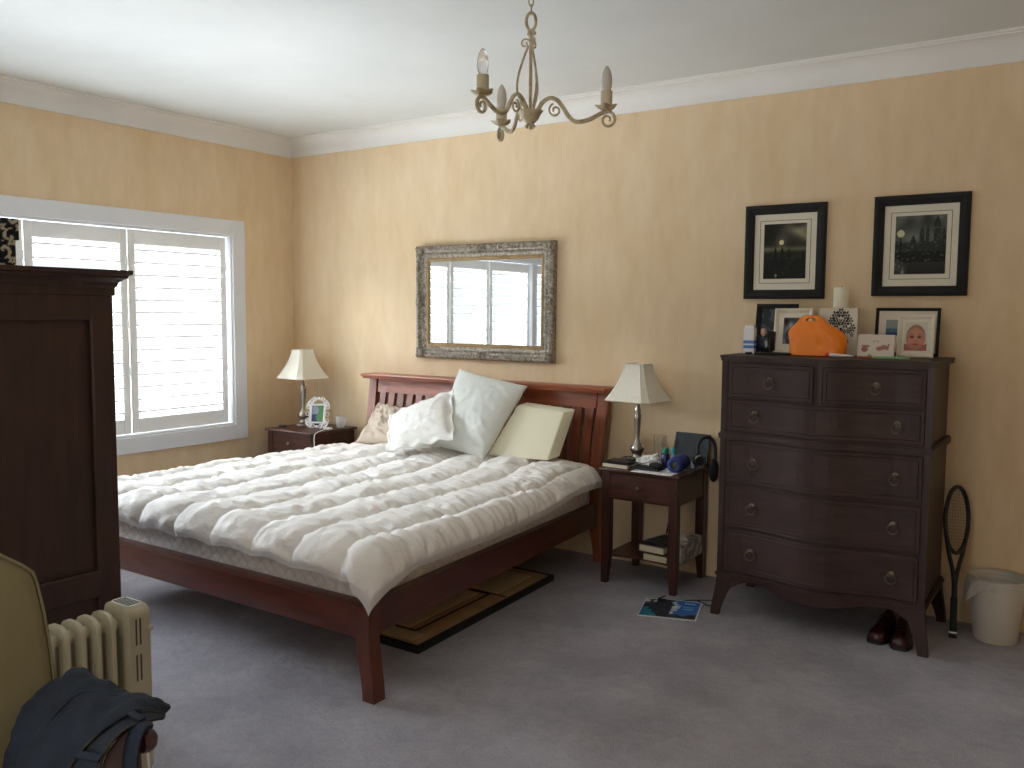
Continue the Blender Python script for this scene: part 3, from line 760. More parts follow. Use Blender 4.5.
def wall_picture(name, label, x0, x1, z0, z1, fn):
    o = thing(name, label, 'picture', ((x0+x1)/2, -.002, z0), group=None)
    frame(x0, x1, z0, z1, [(0, .002), (0, .024), (.008, .030), (.020, .031), (.046, .020), (.050, .016), (.050, .002)]).build('frame', M_blackm, o)
    w = x1-x0; h = z1-z0; b = .05; y = -.008
    MB().box((x0+b, y, z0+b), (x1-b, y+.004, z1-b)).build('mount', M_cream, o)
    i0 = .104; l = MB()
    a0, a1, c0, c1 = x0+i0-.022, x1-i0+.022, z0+i0-.018, z1-i0+.018
    for (p, q) in (((a0, c0), (a1, c0)), ((a1, c0), (a1, c1)), ((a1, c1), (a0, c1)), ((a0, c1), (a0, c0))):
        l.box((min(p[0], q[0])-.0012, y-.0012, min(p[1], q[1])-.0012), (max(p[0], q[0])+.0012, y-.0002, max(p[1], q[1])+.0012))
    l.build('ruled_line', M_blackm, o)
    px0, px1, pz0, pz1 = x0+i0, x1-i0, z0+i0+.006, z1-i0+.0
    pr = MB().grid(lambda u, v: (px0+(px1-px0)*u, y-.0015, pz0+(pz1-pz0)*v), 110, 130).build('print', M_printg, o)
    L0 = WM[o.name].translation
    paint(pr, lambda p: [max(0, min(255, q)) for q in fn((p.x+L0.x-px0)/(px1-px0), (p.z+L0.z-pz0)/(pz1-pz0))])
    return o
wall_picture('wall_picture', 'black-framed picture of a moon over dark spires, left of the pair on the wall', 3.703, 4.143, 1.632, 2.146, pic_moon)
wall_picture('wall_picture', 'black-framed night city picture with a glowing street lamp, right of the pair on the wall', 4.383, 4.829, 1.645, 2.154, pic_city)

# ------------------------------------------------------------------ chandelier
CC = Vector((3.673, -2.208, 0)); ZB = 2.248
rh = Vector((.8295, .5585, 0)).normalized(); dh = Vector((-.5585, .8295, 0)).normalized()
ch = thing('chandelier', 'cream distressed metal three-arm chandelier with scrolls hanging from the ceiling', 'chandelier', (CC.x, CC.y, 2.19))
def spiral(cx, cz, r0, a0, turns, n=22, shrink=.75):
    return [(cx + r0*(1-shrink*k/n)*math.cos(a0+turns*2*PI*k/n), cz + r0*(1-shrink*k/n)*math.sin(a0+turns*2*PI*k/n)) for k in range(n+1)]
st = MB()
st.lathe([(.001, -.014), (.015, -.012), (.030, .002), (.036, .016), (.046, .030), (.042, .031), (.026, .016), (.012, .014), (.006, .02), (.006, .30), (.001, .302)], c=(CC.x, CC.y, ZB-.02), n=20)
for a in (0, 2.1, 4.2):
    st.tube([CC+Vector((.006*math.cos(a), .006*math.sin(a), ZB-.03)), CC+Vector((.016*math.cos(a), .016*math.sin(a), ZB-.045)), CC+Vector((.010*math.cos(a), .010*math.sin(a), ZB-.052))], [.004, .007, .003], 6)
st.build('stem', M_chand, ch, smooth=True)
for i, deg in enumerate((-4, 113, 233)):
    u = rh*math.cos(math.radians(deg)) + dh*math.sin(math.radians(deg))
    def P(r, z): return CC + u*r + Vector((0, 0, ZB+z))
    main = smoothpts([(.022, .0, 0), (.040, .036, 0), (.068, .054, 0), (.095, .047, 0), (.118, .018, 0), (.140, -.014, 0), (.165, -.028, 0), (.205, -.022, 0), (.250, .000, 0), (.275, .008, 0)], 5)
    pts = [P(q.x, q.y) for q in main]
    m = MB().tube(pts, .0088, 8, flat=.75)
    sp = spiral(.272, -.022, .030, PI/2, -1.35)
    m.tube([P(a, b) for a, b in sp], [.0078-.003*k/22 for k in range(23)], 8, flat=.75)
    sp2 = spiral(.088, .012, .024, PI/2+.3, 1.3); m.tube([P(a+.0, b) for a, b in sp2], [.004]*23, 6)
    arm = m.build('arm', M_chand, ch, smooth=True)
    # bowed decorative wire up the stem
    u = rh*math.cos(math.radians(deg+61)) + dh*math.sin(math.radians(deg+61))
    wv = smoothpts([(.020, .02, 0), (.046, .075, 0), (.044, .13, 0), (.024, .195, 0), (.007, .236, 0)], 5)
    m = MB().tube([P(q.x, q.y) for q in wv], .0042, 6)
    m.tube([P(a, b) for a, b in spiral(.020, .243, .018, PI, -1.2)], .003, 6)
    m.build('bowed_wire', M_chand, ch, smooth=True)
    u = rh*math.cos(math.radians(deg)) + dh*math.sin(math.radians(deg))
    # petal drip pan, candle sleeve, bulb
    m = MB(); rings = []
    for r, z, am in ((.004, .010, 0), (.018, .012, 0), (.028, .017, .12), (.034, .024, .18)):
        rings.append([tuple(P(.268, 0) + Vector((math.cos(t)*r*(1+am*math.cos(5*t)), math.sin(t)*r*(1+am*math.cos(5*t)), z + am*.012*math.cos(5*t)))) for t in [2*PI*j/40 for j in range(40)]])
    m.loft(rings + [[tuple(Vector(p)+Vector((0, 0, .003))) for p in r] for r in reversed(rings)], cap=False)
    m.build('drip_pan', M_chand, arm, smooth=True)
    c0 = P(.268, .015)
    MB().lathe([(.021, 0), (.0205, .004), (.0205, .062), (.012, .063), (.001, .063)], c=c0, n=20).build('candle_sleeve', mat('old_ivory', (206, 196, 168), (186, 174, 144), .6), arm, smooth=True)
    bulbm = glassy('clear_bulb_glass', rough=.12, trans=.75) if i == 2 else mat('frosted_bulb_glass', (206, 202, 192), (198, 194, 184), .35)
    MB().lathe([(.013, .063), (.018, .076), (.0198, .095), (.018, .116), (.0125, .134), (.005, .146), (.001, .149)], c=c0, n=20).build('bulb', bulbm, arm, smooth=True)
# loop, ball finial and chain
m = MB(); m.tube([CC + rh*(.017*math.sin(t)) + Vector((0, 0, ZB+.318+.030*math.cos(t))) for t in [2*PI*k/20 for k in range(20)]], .0055, 8, closed=True)
for a in range(3):
    v = rh*math.cos(a*2.1)*.011 + dh*math.sin(a*2.1)*.011
    m.sphere(tuple(CC+v+Vector((0, 0, ZB+.278))), .008, 6)
m.build('hanging_loop', M_chand, ch, smooth=True)
m = MB(); z = ZB+.358; k = 0
while z < H-.03:
    ax = rh if k % 2 else dh
    m.tube([CC + ax*(.008*math.sin(t)) + Vector((0, 0, z+.017*math.cos(t))) for t in [2*PI*j/12 for j in range(12)]], .0026, 6, closed=True); z += .027; k += 1
m.build('chain', M_chand, ch, smooth=True)
MB().lathe([(.055, 0), (.052, -.006), (.035, -.018), (.012, -.026), (.001, -.027)], c=(CC.x, CC.y, H), n=24).build('ceiling_rose', M_chand, ch, smooth=True)

# ------------------------------------------------------------------ oil heater
hx0, hx1 = 2.800, 2.932; hy = -3.30
he = thing('oil_heater', 'cream oil-filled column heater with ribbed fins standing beside the wardrobe', 'heater', (2.9, -3.5, 0))
M_heat = mat('cream_enamel', (192, 185, 162), (184, 177, 154), .45)
M_heatd = mat('dark_slot_grey', (92, 88, 78), (70, 66, 58), .6)
for k in range(8):
    y = -3.375 - .048*k; m = MB()
    o1 = rrect(hx0, .075, hx1-.012, .612, .045, 6); o2 = rrect(hx0+.010, .085, hx1-.022, .602, .04, 6)
    m.loft([[(a, y-.011, b) for a, b in o2], [(a, y-.007, b) for a, b in o1], [(a, y+.007, b) for a, b in o1], [(a, y+.011, b) for a, b in o2]])
    for xx in (hx0+.035, hx0+.066, hx0+.098): m.box((xx-.008, y-.016, .13), (xx+.008, y+.016, .56), .006)
    m.build('fin', M_heat, he, smooth=True, angle=40)
for zz in (.565, .12): MB().tube([((hx0+hx1)/2, -3.72, zz), ((hx0+hx1)/2, -3.34, zz)], .022, 12).build('header_pipe', M_heat, he, smooth=True)
m = MB(); o1 = rrect(hx0-.004, .065, hx1+.006, .625, .035, 6); o2 = rrect(hx0+.004, .073, hx1-.002, .617, .03, 6)
m.loft([[(a, -3.338, b) for a, b in o2], [(a, -3.332, b) for a, b in o1], [(a, -3.27, b) for a, b in o1], [(a, -3.258, b) for a, b in o2]])
cap = m.build('control_housing', M_heat, he, smooth=True, angle=40)
g = MB()
for k in range(7): g.box((hx0+.030+.0125*k, -3.322, .6245), (hx0+.037+.0125*k, -3.278, .6265))
g.build('top_grille', M_heatd, cap)
MB().prism(rrect(hx0+.018, -3.328, hx1-.012, -3.271, .02), .6235, .6255).build('control_plate', M_white, cap)
for z0, z1 in ((.50, .585), (.385, .47), (.16, .26)):
    for yy in (-3.312, -3.298): MB().box((hx1+.0052, yy-.0028, z0), (hx1+.0068, yy+.0028, z1)).build('vent_slot', M_heatd, cap)
MB().sphere((hx1+.008, -3.265, .545), .009, 6).build('dial', M_heat, cap, smooth=True)
m = MB().box((hx0-.045, -3.335, .045), (hx1+.05, -3.285, .068), .006).box((hx0-.045, -3.715, .045), (hx1+.05, -3.665, .068), .006).build('foot_bar', M_heat, he)
for xx in (hx0-.03, hx1+.035):
    for yy in (-3.31, -3.69):
        MB().lathe([(.004, -.012), (.024, -.012), (.026, -.008), (.026, .008), (.024, .012), (.004, .012)], n=20, M=Matrix.Translation((xx, yy, .026)) @ Matrix.Rotation(PI/2, 4, 'Y')).build('castor', M_blackm, he, smooth=True)
m = MB().box((hx1+.006, -3.318, .285), (hx1+.040, -3.285, .320), .006).box((hx1+.006, -3.325, .255), (hx1+.046, -3.290, .287), .006).build('cord_bracket', M_heat, he)
MB().tube(smoothpts([(hx1+.03, -3.31, .255), (hx1+.055, -3.315, .15), (hx1+.075, -3.33, .03), (hx1+.07, -3.42, .006), (hx1+.02, -3.56, .005), (3.02, -3.80, .005)], 6), .004, 6).build('power_cord', M_white, he, smooth=True)

# ------------------------------------------------------------------ armchair
ac = thing('armchair', 'cream upholstered chair with a round dark wood arm end at the lower left', 'armchair', (3.6, -4.15, 0))
M_cw = wood('deep_red_wood', (84, 36, 32), (58, 24, 22), .3, (1, 7, 7), 5, .4)
yc = -4.16
half = [(-3.808, .42), (-3.808, .662), (-3.810, .74), (-3.816, .83), (-3.826, .905), (-3.834, .935), (-3.858, .958), (-3.905, .992), (-3.965, 1.035), (-4.04, 1.065), (-4.12, 1.075)]
outl = half + [(2*yc-a, b) for a, b in reversed(half)]
def backsec(off, ins):
    cy, cz = yc, .72; r = []
    for a, b in outl:
        d = Vector((a-cy, b-cz)); L_ = d.length; d *= (L_-ins)/L_
        z = cz+d.y; x = 3.40 - .05*sstep(.42, 1.08, z)
        r.append((x+off, cy+d.x, z))
    return r
MB().loft([backsec(-.085, .02), backsec(-.075, .004), backsec(-.06, 0), backsec(-.012, 0), backsec(0, .006), backsec(.006, .03)]).build('chair_back', M_uphol, ac, smooth=True, angle=50)
pp = MB(); s = backsec(-.006, -.002); pp.tube(s, .0045, 6); s = backsec(-.07, -.002); pp.tube(s, .0045, 6)
pp.build('piping', mat('piping_cord', (128, 118, 88), None, .8), ac, smooth=True)
MB().box((3.36, -4.50, .30), (3.93, -3.845, .40), .01).box((3.405, -4.475, .40), (3.925, -3.87, .475), .03, seg=4).build('seat', M_uphol, ac, smooth=True)
for sy in (-3.838, -4.482):
    pts = smoothpts([(3.36, sy, .64), (3.5, sy, .652), (3.65, sy, .652), (3.775, sy, .655)], 5)
    a = MB().tube(pts, [.020]*5 + [.022]*(len(pts)-5), 12)
    a.lathe([(.001, -.022), (.014, -.021), (.023, -.013), (.026, 0), (.023, .012), (.013, .02), (.001, .021)], n=20, M=Matrix.Translation((3.787, sy, .657)) @ Matrix.Rotation(PI/2, 4, 'X'))
    a.tube([(3.74, sy, .65), (3.745, sy, .52), (3.72, sy, .40)], [.018, .016, .020], 10)
    a.build('arm', M_cw, ac, smooth=True)
for lx in (3.40, 3.88):
    for ly in (-3.88, -4.44):
        MB().loft([[(lx+dx*w+(-.03 if lx < 3.5 else 0)*(1-z/.30), ly+dy*w, z) for dx, dy in ((-1, -1), (1, -1), (1, 1), (-1, 1))] for z, w in ((0, .013), (.30, .022))]).build('leg', M_cw, ac)

# jeans over the arm
M_denim = mat('dark_blue_denim', (32, 42, 58), (18, 25, 37), .9, scale=9, bump=.5, bscale=120, bdist=.003)
M_denim2 = mat('faded_denim_edge', (38, 46, 60), (24, 31, 43), .9, scale=14, bump=.5, bscale=120, bdist=.003)
M_line = mat('pinkish_grey_lining', (108, 92, 90), (84, 70, 70), .9, scale=10)
M_stitch = mat('ochre_stitching', (66, 62, 52), (44, 42, 40), .9, scale=40)
A_ = [(3.678,-3.719,.652),(3.632,-3.748,.669),(3.556,-3.773,.687),(3.44,-3.789,.714),(3.419,-3.842,.685),(3.448,-3.91,.654),(3.491,-3.969,.616),(3.514,-3.989,.509)]
B_ = [(3.75,-3.765,.673),(3.74,-3.806,.693),(3.733,-3.848,.694),(3.723,-3.891,.679),(3.713,-3.925,.655),(3.709,-3.955,.625),(3.695,-3.97,.57),(3.69,-3.98,.5)]
C_ = [(3.766,-3.779,.674),(3.785,-3.824,.693),(3.784,-3.873,.697),(3.776,-3.904,.678),(3.78,-3.929,.652),(3.775,-3.938,.592),(3.774,-3.947,.512)]
D_ = [(3.785,-3.825,.691),(3.768,-3.848,.695),(3.765,-3.864,.673),(3.769,-3.88,.61),(3.772,-3.89,.483)]
E_ = [(3.817,-3.839,.694),(3.822,-3.86,.698),(3.823,-3.873,.678),(3.821,-3.879,.626),(3.826,-3.889,.501)]
def resample(pts, n):
    s = smoothpts(pts, 10); d = [0]
    for i in range(1, len(s)): d.append(d[-1]+(s[i]-s[i-1]).length)
    out = []
    for k in range(n):
        t = d[-1]*k/(n-1); i = 0
        while i < len(d)-2 and d[i+1] < t: i += 1
        f = (t-d[i])/max(1e-9, d[i+1]-d[i]); out.append(s[i].lerp(s[i+1], max(0, min(1, f))))
    return out
def patch(R0, R1, n=40, mrows=16, bulge=.01, wr=.004, seed=0, thick=.006):
    a, b = resample(R0, n), resample(R1, n); m = MB(); V = []
    ctr = Vector((3.6, -3.85, .55))
    for j in range(mrows):
        t = j/(mrows-1)
        for i in range(n):
            p = a[i].lerp(b[i], t); d = (p-ctr).normalized()
            p = p + d*(bulge*math.sin(PI*t) + wr*noise.noise(p*14+Vector((seed, 0, 0))) + wr*.6*noise.noise(p*40+Vector((seed, 0, 0))))
            V.append(tuple(p))
    m.add(V, [(j*n+i, j*n+i+1, (j+1)*n+i+1, (j+1)*n+i) for j in range(mrows-1) for i in range(n-1)])
    return m
jn = thing('jeans', 'dark blue denim jeans thrown over the arm of the cream chair', 'jeans', (3.65, -3.85, .5))
def cloth(mb, name, m, t=.006):
    o = mb.build(name, m, jn, smooth=True, angle=180); s = o.modifiers.new('thickness', 'SOLIDIFY'); s.thickness = t; s.offset = 0; return o
cloth(patch(A_, B_, bulge=.018, wr=.016), 'denim_leg', M_denim)
under = [(x-.004, y+.004, z-.004) for x, y, z in B_]
cloth(patch(under[:7], C_, mrows=8, bulge=.002, wr=.002, seed=4), 'waistband', M_denim2)
fs = MB(); fs.tube([Vector(a).lerp(Vector(b), .45)+Vector((.010, -.008, .016)) for a, b in zip(resample(A_, 24), resample(B_, 24))], .0022, 6)
fs.build('leg_seam', M_denim2, jn, smooth=True)
for k in (5, 13):
    q0, q1 = resample(B_, 24)[k], resample(C_, 24)[k]; dd_ = (q1-q0); w_ = (resample(B_, 24)[k+1]-resample(B_, 24)[k]).normalized()*.007
    up_ = Vector((.003, -.003, .006))
    MB().loft([[q0-w_+up_, q0+w_+up_, q0+w_+up_*2, q0-w_+up_*2], [q1-w_+up_, q1+w_+up_, q1+w_+up_*2, q1-w_+up_*2]]).build('belt_loop', M_denim, jn)
seam = MB(); seam.tube([p+Vector((.002, -.002, .004)) for p in resample(B_, 30)], .0028, 6); seam.tube([p+Vector((.002, -.002, .002)) for p in resample(C_, 30)], .0022, 6)
seam.build('seam_stitching', M_stitch, jn, smooth=True)
lo_ = [(x-.012, y+.012, z-.014) for x, y, z in C_[1:]]; lo2 = [(x, y, z-.004) for x, y, z in D_]
cloth(patch(lo_, lo2, mrows=8, bulge=0, wr=.002, seed=8), 'lining', M_line)
cloth(patch(D_, E_, mrows=8, bulge=.003, wr=.002, seed=12), 'inner_leg_hem', M_denim)
# ------------------------------------------------------------------ things on the left nightstand
def oval_frame_things():
    o = thing('photo_frame', 'small ornate white openwork photo frame on the corner bedside table', 'photo frame', (.545, -.28, TZ), rotz=math.radians(22))
    lean = Matrix.Rotation(math.radians(-12), 4, 'X') @ Matrix.Diagonal((1.28, 1, 1.22, 1))
    m = MB()
    for (a, b, c, d) in ((-.048, .03, -.036, .15), (.036, .03, .048, .15), (-.048, .03, .048, .04), (-.048, .14, .048, .15)): m.box((a, -.006, b), (c, .006, d), .002)
    for k in range(22):
        t = k/22*2*PI; x = .062*math.copysign(abs(math.cos(t))**.45, math.cos(t)); z = .088 + .075*math.copysign(abs(math.sin(t))**.45, math.sin(t)) + (.018*math.exp(-(math.cos(t)/.35)**2) if math.sin(t) > 0 else 0)
        m.tube([(x + .012*math.sin(q), -.004, z + .012*math.cos(q)) for q in [2*PI*j/10 for j in range(10)]], .0032, 6, closed=True)
    for (x, z) in ((0, .182), (-.02, .176), (.02, .176), (-.034, .012), (.034, .012), (0, .01)): m.sphere((x, -.004, z), .010, 5)
    bmesh.ops.transform(m.bm, matrix=lean, verts=m.bm.verts[:])
    m.build('frame', M_white, o, world=False, smooth=True)
    p = MB().grid(lambda u, v: (-.036+.072*u, .002, .04+.10*v), 20, 26); bmesh.ops.transform(p.bm, matrix=lean, verts=p.bm.verts[:])
    pr = p.build('photo', M_printg, o, world=False)
    paint(pr, lambda q: (96, 140, 92) if q.x > -.004+.01*math.sin(q.z*60) else ((70, 84, 120) if q.z < .10 else (150, 160, 176)))
    b = MB().box((-.036, .007, .02), (.036, .010, .15)); bmesh.ops.transform(b.bm, matrix=lean, verts=b.bm.verts[:]); b.box((-.008, .045, .0), (.008, .049, .08))
    b.build('stand', M_blackm, o, world=False)
oval_frame_things()
mg = thing('mug', 'plain white cup behind the ornate photo frame on the corner bedside table', 'cup', (.655, -.14, TZ))
MB().lathe([(.001, 0), (.024, 0), (.032, .010), (.036, .07), (.036, .085), (.033, .085), (.030, .012), (.001, .010)], c=(.655, -.14, TZ), n=24).build('cup_body', M_white, mg, smooth=True, angle=50)
MB().tube([(.655+.036+.018*math.sin(t), -.14, TZ+.045+.022*math.cos(t)) for t in [PI*k/10 for k in range(11)]], .004, 6).build('handle', M_white, mg, smooth=True)
m = MB().box((.635, -.30, TZ), (.70, -.265, TZ+.016), .005); m.tube(smoothpts([(.67, -.30, TZ+.012), (.70, -.35, TZ+.010), (.735, -.46, TZ+.002), (.752, -.5, TZ-.02), (.758, -.505, TZ-.10), (.756, -.50, TZ-.2)], 6), .003, 6)
tag(m.build('phone_charger', M_white, loc=(.67, -.28, TZ), smooth=True), 'small white charger with a cable trailing over the corner table edge', 'charger')
tag(MB().lathe([(.001, 0), (.028, 0), (.030, .006), (.026, .014), (.001, .016)], c=(.285, -.38, TZ), n=20).build('dish', M_blackm, loc=(.285, -.38, TZ), smooth=True), 'small dark round dish in front of the corner lamp', 'dish')

# ------------------------------------------------------------------ things on the right nightstand
bk = thing('book', 'black-covered book with pale page edges at the front left of the cluttered bedside table', 'book', (3.14, -.40, TZ), rotz=math.radians(-4))
def book(o, w, d, h, cover, z=0):
    MB().box((-w/2+.003, -d/2+.003, z+.003), (w/2-.004, d/2-.003, z+h-.003)).build('pages', M_paper, o, world=False)
    MB().box((-w/2, -d/2, z), (w/2, d/2, z+.003)).box((-w/2, -d/2, z+h-.003), (w/2, d/2, z+h)).box((-w/2, -d/2, z+.003), (-w/2+.003, d/2, z+h-.003)).build('cover', cover, o, world=False)
book(bk, .17, .13, .026, M_black)
wl = MB().box((3.075, -.445, TZ+.0265), (3.215, -.35, TZ+.040), .005); tag(wl.build('wallet', M_black, loc=(3.14, -.40, TZ+.0265)), 'black leather wallet lying on the pale-edged book', 'wallet')
cb = MB().tube(smoothpts([(3.11, -.33, TZ+.033), (3.14, -.36, TZ+.05), (3.18, -.34, TZ+.052), (3.22, -.37, TZ+.048), (3.20, -.40, TZ+.046), (3.16, -.385, TZ+.052)], 6), .003, 6)
tag(cb.build('cable', M_blackm, loc=(3.15, -.37, TZ+.04), smooth=True), 'thin black cable coiled on the wallet beside the lamp', 'cable')
pp = MB().box((3.262, -.512, TZ), (3.500, -.285, TZ+.004), M=None); tag(pp.build('paper_sheets', M_white, loc=(3.38, -.40, TZ)), 'loose white papers at the front right corner of the bedside table', 'papers')
tag(MB().box((3.225, -.455, TZ+.0045), (3.400, -.35, TZ+.016), .004, M=None).build('tablet_case', M_blackm, loc=(3.31, -.40, TZ+.0045)), 'flat black case lying on the white papers', 'case')
tag(MB().sphere((3.375, -.425, TZ+.034), .030, 10, (1.5, .8, .56)).build('computer_mouse', M_blackm, loc=(3.375, -.425, TZ+.017), smooth=True), 'rounded black glasses pouch resting on the flat black case', 'pouch').name = 'glasses_pouch'
# crumpled tissue
m = MB()
def tis(cx, cy, r, sd):
    n = 14
    rings = []
    for a in range(n+1):
        th = PI*a/n; ring = []
        for b in range(2*n):
            ph = PI*b/n; d = Vector((math.sin(th)*math.cos(ph), math.sin(th)*math.sin(ph), math.cos(th)))
            q = r*(1+.45*noise.noise(d*2.6+Vector((sd, 0, 0)))+.22*noise.noise(d*6+Vector((sd, 3, 0))))
            ring.append((cx+d.x*q*1.15, cy+d.y*q, max(TZ+.0005, TZ+r*.62+d.z*q*.75)))
        rings.append(ring)
    m.loft(rings)
tis(3.290, -.315, .050, 1); tis(3.230, -.290, .034, 5); tis(3.31, -.25, .032, 9)
tag(m.build('tissue', M_white, loc=(3.28, -.27, TZ), smooth=True, angle=25), 'crumpled white tissues beside the lamp base', 'tissue')
gx, gy = 3.245, -.095
tag(MB().lathe([(.001, 0), (.030, 0), (.031, .004), (.037, .155), (.035, .155), (.029, .008), (.001, .007)], c=(gx, gy, TZ), n=28).build('drinking_glass', M_glass, loc=(gx, gy, TZ), smooth=True, angle=50), 'tall clear drinking glass behind the crumpled tissues', 'glass')
M_pur = mat('deep_purple_plastic', (54, 40, 98), (40, 30, 78), .35); M_grn = mat('green_cap_plastic', (40, 140, 110), None, .4)
b = thing('purple_bottle', 'small purple bottle with a green cap beside the tissues', 'bottle', (3.368, -.290, TZ))
MB().lathe([(.001, 0), (.023, 0), (.025, .006), (.025, .076), (.020, .085), (.014, .089), (.001, .09)], c=(3.368, -.290, TZ), n=24).build('bottle_body', M_pur, b, smooth=True, angle=50)
MB().lathe([(.001, .086), (.018, .086), (.019, .090), (.019, .108), (.014, .114), (.001, .115)], c=(3.368, -.290, TZ), n=20).build('cap', M_grn, b, smooth=True, angle=50)
b = thing('cream_tube', 'slim pale tube with a turquoise cap next to the purple bottle', 'tube', (3.385, -.225, TZ))
MB().lathe([(.001, 0), (.012, 0), (.013, .005), (.012, .075), (.001, .077)], c=(3.385, -.225, TZ), n=18).build('tube_body', mat('grey_beige_plastic', (170, 164, 150), None, .4), b, smooth=True, angle=50)
MB().lathe([(.001, .075), (.0115, .075), (.0115, .100), (.009, .110), (.001, .111)], c=(3.385, -.225, TZ), n=18).build('cap', mat('turquoise_plastic', (60, 170, 190), None, .35), b, smooth=True, angle=50)
M_spk = mat('royal_blue_mesh', (44, 66, 140), (34, 52, 116), .75, scale=200, bump=.5, bscale=300, bdist=.002)
sp = thing('bluetooth_speaker', 'royal blue cylindrical speaker lying at the front right of the bedside table', 'speaker', (3.465, -.33, TZ))
MS = Matrix.Translation((3.470, -.34, TZ+.0465)) @ Matrix.Rotation(math.radians(8), 4, 'Z') @ Matrix.Rotation(PI/2, 4, 'X')
MB().lathe([(.024, -.088), (.040, -.086), (.044, -.078), (.045, -.05), (.0455, 0), (.045, .05), (.044, .078), (.040, .086), (.024, .088)], n=32, M=MS, cap=False).lathe([(.024, -.084), (.024, -.088)], n=32, M=MS, cap=False).build('fabric_body', M_spk, sp, smooth=True, angle=60)
for s in (1, -1):
    MB().lathe([(.001, s*.086), (.010, s*.086), (.020, s*.082), (.024, s*.087), (.026, s*.088)], n=28, M=MS, cap=False).build('end_cap', mat('gunmetal_cap', (92, 92, 98), (70, 70, 76), .35, .5), sp, smooth=True)
# tablet on its stand
M_screen = mat('dark_screen_glass', (40, 48, 60), (30, 36, 46), .12, spec=.8)
tb = thing('tablet', 'black-edged tablet propped up at the back right of the bedside table', 'tablet', (3.42, -.09, TZ), rotz=math.radians(-3))
Lm = Matrix.Rotation(math.radians(-17), 4, 'X')
MB().box((-.105, 0, 0), (.118, .009, .185), .004, M=Lm).build('tablet_body', M_black, tb, world=False)
MB().box((-.098, -.0008, .008), (.111, -.0002, .177), M=Lm).build('screen', M_screen, tb, world=False)
MB().box((-.03, .006, 0), (.04, .07, .006)).build('stand', M_black, tb, world=False)
# headphones hooked at the right back corner
hp = thing('headphones', 'black over-ear headphones with a silver-ringed cup hanging at the back corner of the bedside table', 'headphones', (3.51, -.16, TZ))
MB().tube(smoothpts([(3.530, -.205, TZ+.085), (3.520, -.19, TZ+.120), (3.528, -.165, TZ+.160), (3.556, -.14, TZ+.175), (3.588, -.12, TZ+.150), (3.597, -.115, TZ+.08), (3.592, -.115, TZ-.02)], 6), .010, 10, flat=1.4).build('headband', M_blackm, hp, smooth=True)
MC = Matrix.Translation((3.545, -.225, TZ+.050)) @ Matrix.Rotation(math.radians(38), 4, 'Z') @ Matrix.Rotation(PI/2, 4, 'X')
MB().lathe([(.001, .014), (.028, .014), (.034, .006), (.036, -.012), (.030, -.022), (.001, -.022)], n=28, M=MC).build('ear_cup', M_blackm, hp, smooth=True, angle=50)
MB().lathe([(.026, .0142), (.027, .0165), (.031, .0165), (.034, .0105)], n=32, M=MC, cap=False).build('silver_ring', M_pewter, hp, smooth=True)
MB().sphere((3.590, -.115, TZ-.015), .055, 10, (.5, .7, 1.25)).build('ear_cup', M_blackm, hp, smooth=True)
tag(MB().box((3.490, -.215, TZ+.0), (3.512, -.190, TZ+.040), .006).build('lens_wipe_packet', mat('pale_blue_foil', (176, 200, 216), None, .3), loc=(3.5, -.20, TZ)), 'tiny pale blue packet between the blue speaker and the headphones', 'packet')

# shelf of the right nightstand
SZ = .1635
def shelf_book(x, y, rz, w, d, h, z, cover, label):
    o = thing('book', label, 'book', (x, y, z), rotz=rz, group='books on the bedside shelf'); book(o, w, d, h, cover); return o
M_brown = mat('brown_cover', (120, 84, 60), None, .5); M_navy = mat('charcoal_cover', (60, 56, 56), None, .5)
MB_ = Matrix
shelf_book(3.392, -.335, math.radians(-3), .15, .22, .040, SZ, M_brown, 'thick pale-paged book at the bottom of the pile on the bedside shelf')
shelf_book(3.378, -.325, math.radians(-6), .16, .22, .006, SZ+.0405, M_navy, 'thin dark booklet between the two thick books on the bedside shelf')
shelf_book(3.372, -.335, math.radians(-5), .16, .22, .042, SZ+.047, M_navy, 'thick dark-covered book, upper of the two thick ones on the bedside shelf')
nb = thing('notebook', 'spiral-bound dark patterned notebook on top of the bedside shelf books', 'notebook', (3.385, -.31, SZ+.0915), rotz=math.radians(-14))
MB().box((-.07, -.085, 0), (.07, .085, .010), .002).build('notebook_body', M_navy, nb, world=False)
m = MB()
for k in range(14): m.tube([(-.07+.006*math.sin(t), -.075+.0115*k, .005+.008*math.cos(t)) for t in [2*PI*j/8 for j in range(8)]], .0012, 5, closed=True)
m.build('spiral', M_pewter, nb, world=False)
tag(MB().tube([(3.345, -.20, SZ+.101), (3.325, -.10, SZ+.21), (3.318, -.06, SZ+.27)], [.005, .004, .003], 8).build('pen', M_blackm, loc=(3.33, -.13, SZ+.101), smooth=True), 'thin black stick leaning behind the bedside shelf books', 'stick')
tx = thing('tissue_box', 'grey patterned tissue box with a tissue sticking out on the bedside shelf', 'tissue box', (3.50, -.26, SZ))
tb_ = panelbox(3.475, 3.530, -.415, -.11, SZ, SZ+.105).build('box', M_fabp, tx, weld=.0005)
paint(tb_, lambda p: (196, 190, 178) if noise.noise(Vector((p.x*22, p.y*22, p.z*22))) > .05 else (150, 146, 140))
m = MB().grid(lambda u, v: (3.485+.03*u+.01*math.sin(v*5), -.36+.06*u+.012*math.sin(v*4+u*3), SZ+.105+.055*v*(1-.35*abs(2*u-1)) ), 12, 10); to = m.build('tissue_sheet', M_white, tx, smooth=True)
s = to.modifiers.new('thickness', 'SOLIDIFY'); s.thickness = .002
